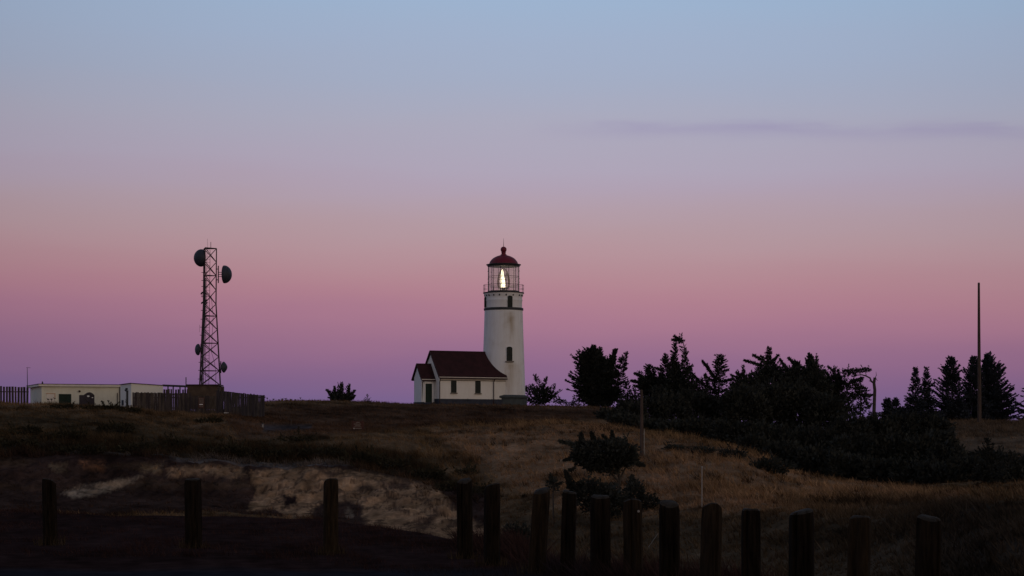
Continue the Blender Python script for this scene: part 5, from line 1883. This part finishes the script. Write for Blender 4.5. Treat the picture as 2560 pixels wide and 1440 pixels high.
tag(m.build('leaning_stick', M['pale_pole']), 'thin pale stick leaning diagonally in the gully between two dark posts', 'stick')

# ------------------------------------------------------------------ foreground posts
POSTS = [  # px, top, Y, width px, tilt px, square?, label
    (125, 1202, 28.2, 36, -5, 0, 'leftmost of the dark weathered wooden posts'),
    (483, 1200, 27.3, 40, -2, 1, 'wooden post second from left, split dark down its middle'),
    (827, 1201, 25.9, 38, 0, 0, 'wooden post third from left, standing before the pale cliff'),
    (1162, 1203, 25.1, 38, -2, 1, 'wooden post just left of the blackest short post, cliff behind it'),
    (1230, 1215, 23.6, 42, 0, 0, 'blackest post, with rounded top, left of the tilted one'),
    (1346, 1228, 22.1, 46, 16, 1, 'yellowish-brown split post tilted to the right'),
    (1421, 1232, 21.6, 38, 7, 1, 'narrow post directly right of the tilted yellowish post'),
    (1501, 1243, 20.9, 52, 0, 0, 'black flat-topped post below the wind-shaped tree'),
    (1583, 1254, 20.4, 46, -4, 1, 'split post with a small pale knot near its top'),
    (1673, 1260, 19.8, 52, 0, 0, 'smooth round post beside the leaning stick'),
    (1777, 1268, 19.2, 52, 6, 1, 'post in front of the thin pale pole, with a pale split on its left'),
    (1878, 1277, 18.6, 52, 0, 1, 'post fourth from right, plain and square-topped'),
    (2003, 1282, 17.6, 64, 0, 0, 'widest post, third from right'),
    (2147, 1295, 17.0, 58, 9, 1, 'post second from right, with a pale vertical edge'),
    (2320, 1297, 16.2, 64, 7, 1, 'rightmost wooden post of the row'),
]
ends = mat_basic('post_end', (0.024, 0.018, 0.014), rough=0.95, noise=0.5, scale=12, bump=.5)
for (px, top, Y, w, tilt, sq, lab) in POSTS:
    r = w * Y / F / 2
    gz = ground_z(px, Y)
    zt = (HY - top) * Y / F
    bx = (px - 1280) * Y / F
    dxm = tilt * Y / F
    o = thing('wooden_post', lab, 'post', (bx - dxm / 2, Y, gz), 'row of dark wooden posts along the edge of the bank')
    nseg = 28
    rows = 16
    va, fa = [], []
    ph = random.uniform(0, 6)
    a_split = random.uniform(-.7, .7) - pi / 2
    ang = random.uniform(0, .6)
    tcut = random.choice((.04, .10, .2, .32))
    for j in range(rows + 1):
        u = j / rows
        z = gz - .15 + (zt - gz + .15) * u
        cx_ = bx - dxm / 2 + dxm * u
        for i in range(nseg):
            a = 2 * pi * i / nseg
            if sq:
                rr = r * .94 / max(abs(cos(a + ang)), abs(sin(a + ang))) ** .55
            else:
                rr = r
            rr *= 1 + .035 * sin(3 * a + ph + u * 1.3) + .02 * sin(7 * a + ph * 2) + .02 * (random.random() - .5) - .03 * u
            dsp = (a - (a_split % (2 * pi)) + pi) % (2 * pi) - pi
            rr *= 1 - .30 * math.exp(-(dsp / .12) ** 2) * (.3 + .7 * min(1, u * 1.6))
            dsp = (a - ((a_split + 1.1) % (2 * pi)) + pi) % (2 * pi) - pi
            rr *= 1 - .18 * math.exp(-(dsp / .10) ** 2)
            if j == rows:
                rr *= .93
            zz_ = z + ((.006 * sin(2 * a + ph) + r * tcut * cos(a - ph)) if j == rows else 0)
            va.append((cx_ + rr * cos(a), Y + rr * sin(a), zz_))
    for j in range(rows):
        for i in range(nseg):
            i2 = (i + 1) % nseg
            fa.append((j * nseg + i, j * nseg + i2, (j + 1) * nseg + i2, (j + 1) * nseg + i))
    m = MB()
    m.add(va, fa)
    m.build('shaft', M['post_pale'] if lab.startswith('yellow') or 'pale' in lab else M['post_wood'], o, smooth=True)
    m = MB()
    tv = [(x, y, z) for (x, y, z) in va[-nseg:]]
    cc = np.mean(np.array(tv), axis=0)
    ring2 = [tuple(cc + (np.array(q) - cc) * .8 + np.array([0, 0, .018])) for q in tv]
    m.add(tv + ring2 + [tuple(cc + np.array([0, 0, .022]))], [(i, (i + 1) % nseg, nseg + (i + 1) % nseg, nseg + i) for i in range(nseg)] + [(nseg + i, nseg + (i + 1) % nseg, 2 * nseg) for i in range(nseg)])
    m.build('cut_top', ends, o, smooth=True)
    if 'knot' in lab:
        m = MB()
        m.lathe([(.001, 0), (.014, .002), (.012, .012), (.001, .014)], (bx + .05, Y - r * .98, zt - .10), axis=(.1, -1, 0), n=10)
        m.build('pale_knot', M['pale_pole'], o)

# grass growing round the feet of the posts
Vg, Cg = [], []
for (px, top, Y, w, tilt, sq, lab) in POSTS[:7]:
    gz = ground_z(px, Y)
    bx = (px - 1280) * Y / F - tilt * Y / F / 2
    n = 90
    a = rng.uniform(0, 2 * pi, n)
    rr = rng.uniform(w * Y / F / 2, w * Y / F / 2 + .13, n)
    h = rng.uniform(.05, .17, n)
    x, y = bx + rr * np.cos(a), Y + rr * np.sin(a)
    wv = rng.uniform(.003, .007, n)
    b0 = np.stack([x - wv, y, np.full(n, gz - .02)], 1)
    b1 = np.stack([x + wv, y, np.full(n, gz - .02)], 1)
    tp = np.stack([x + rng.normal(0, .04, n), y + rng.normal(0, .04, n), gz + h], 1)
    Vg.append(np.stack([b0, b1, tp], 1).reshape(-1, 3))
    Cg.append(np.repeat(np.array([[.045, .032, .020]]) * rng.uniform(.6, 1.6, n)[:, None], 3, axis=0))
tag(npmesh('post_foot_grass', M['grass'], np.concatenate(Vg), 3, colors=np.concatenate(Cg)), None, None, kind='stuff')
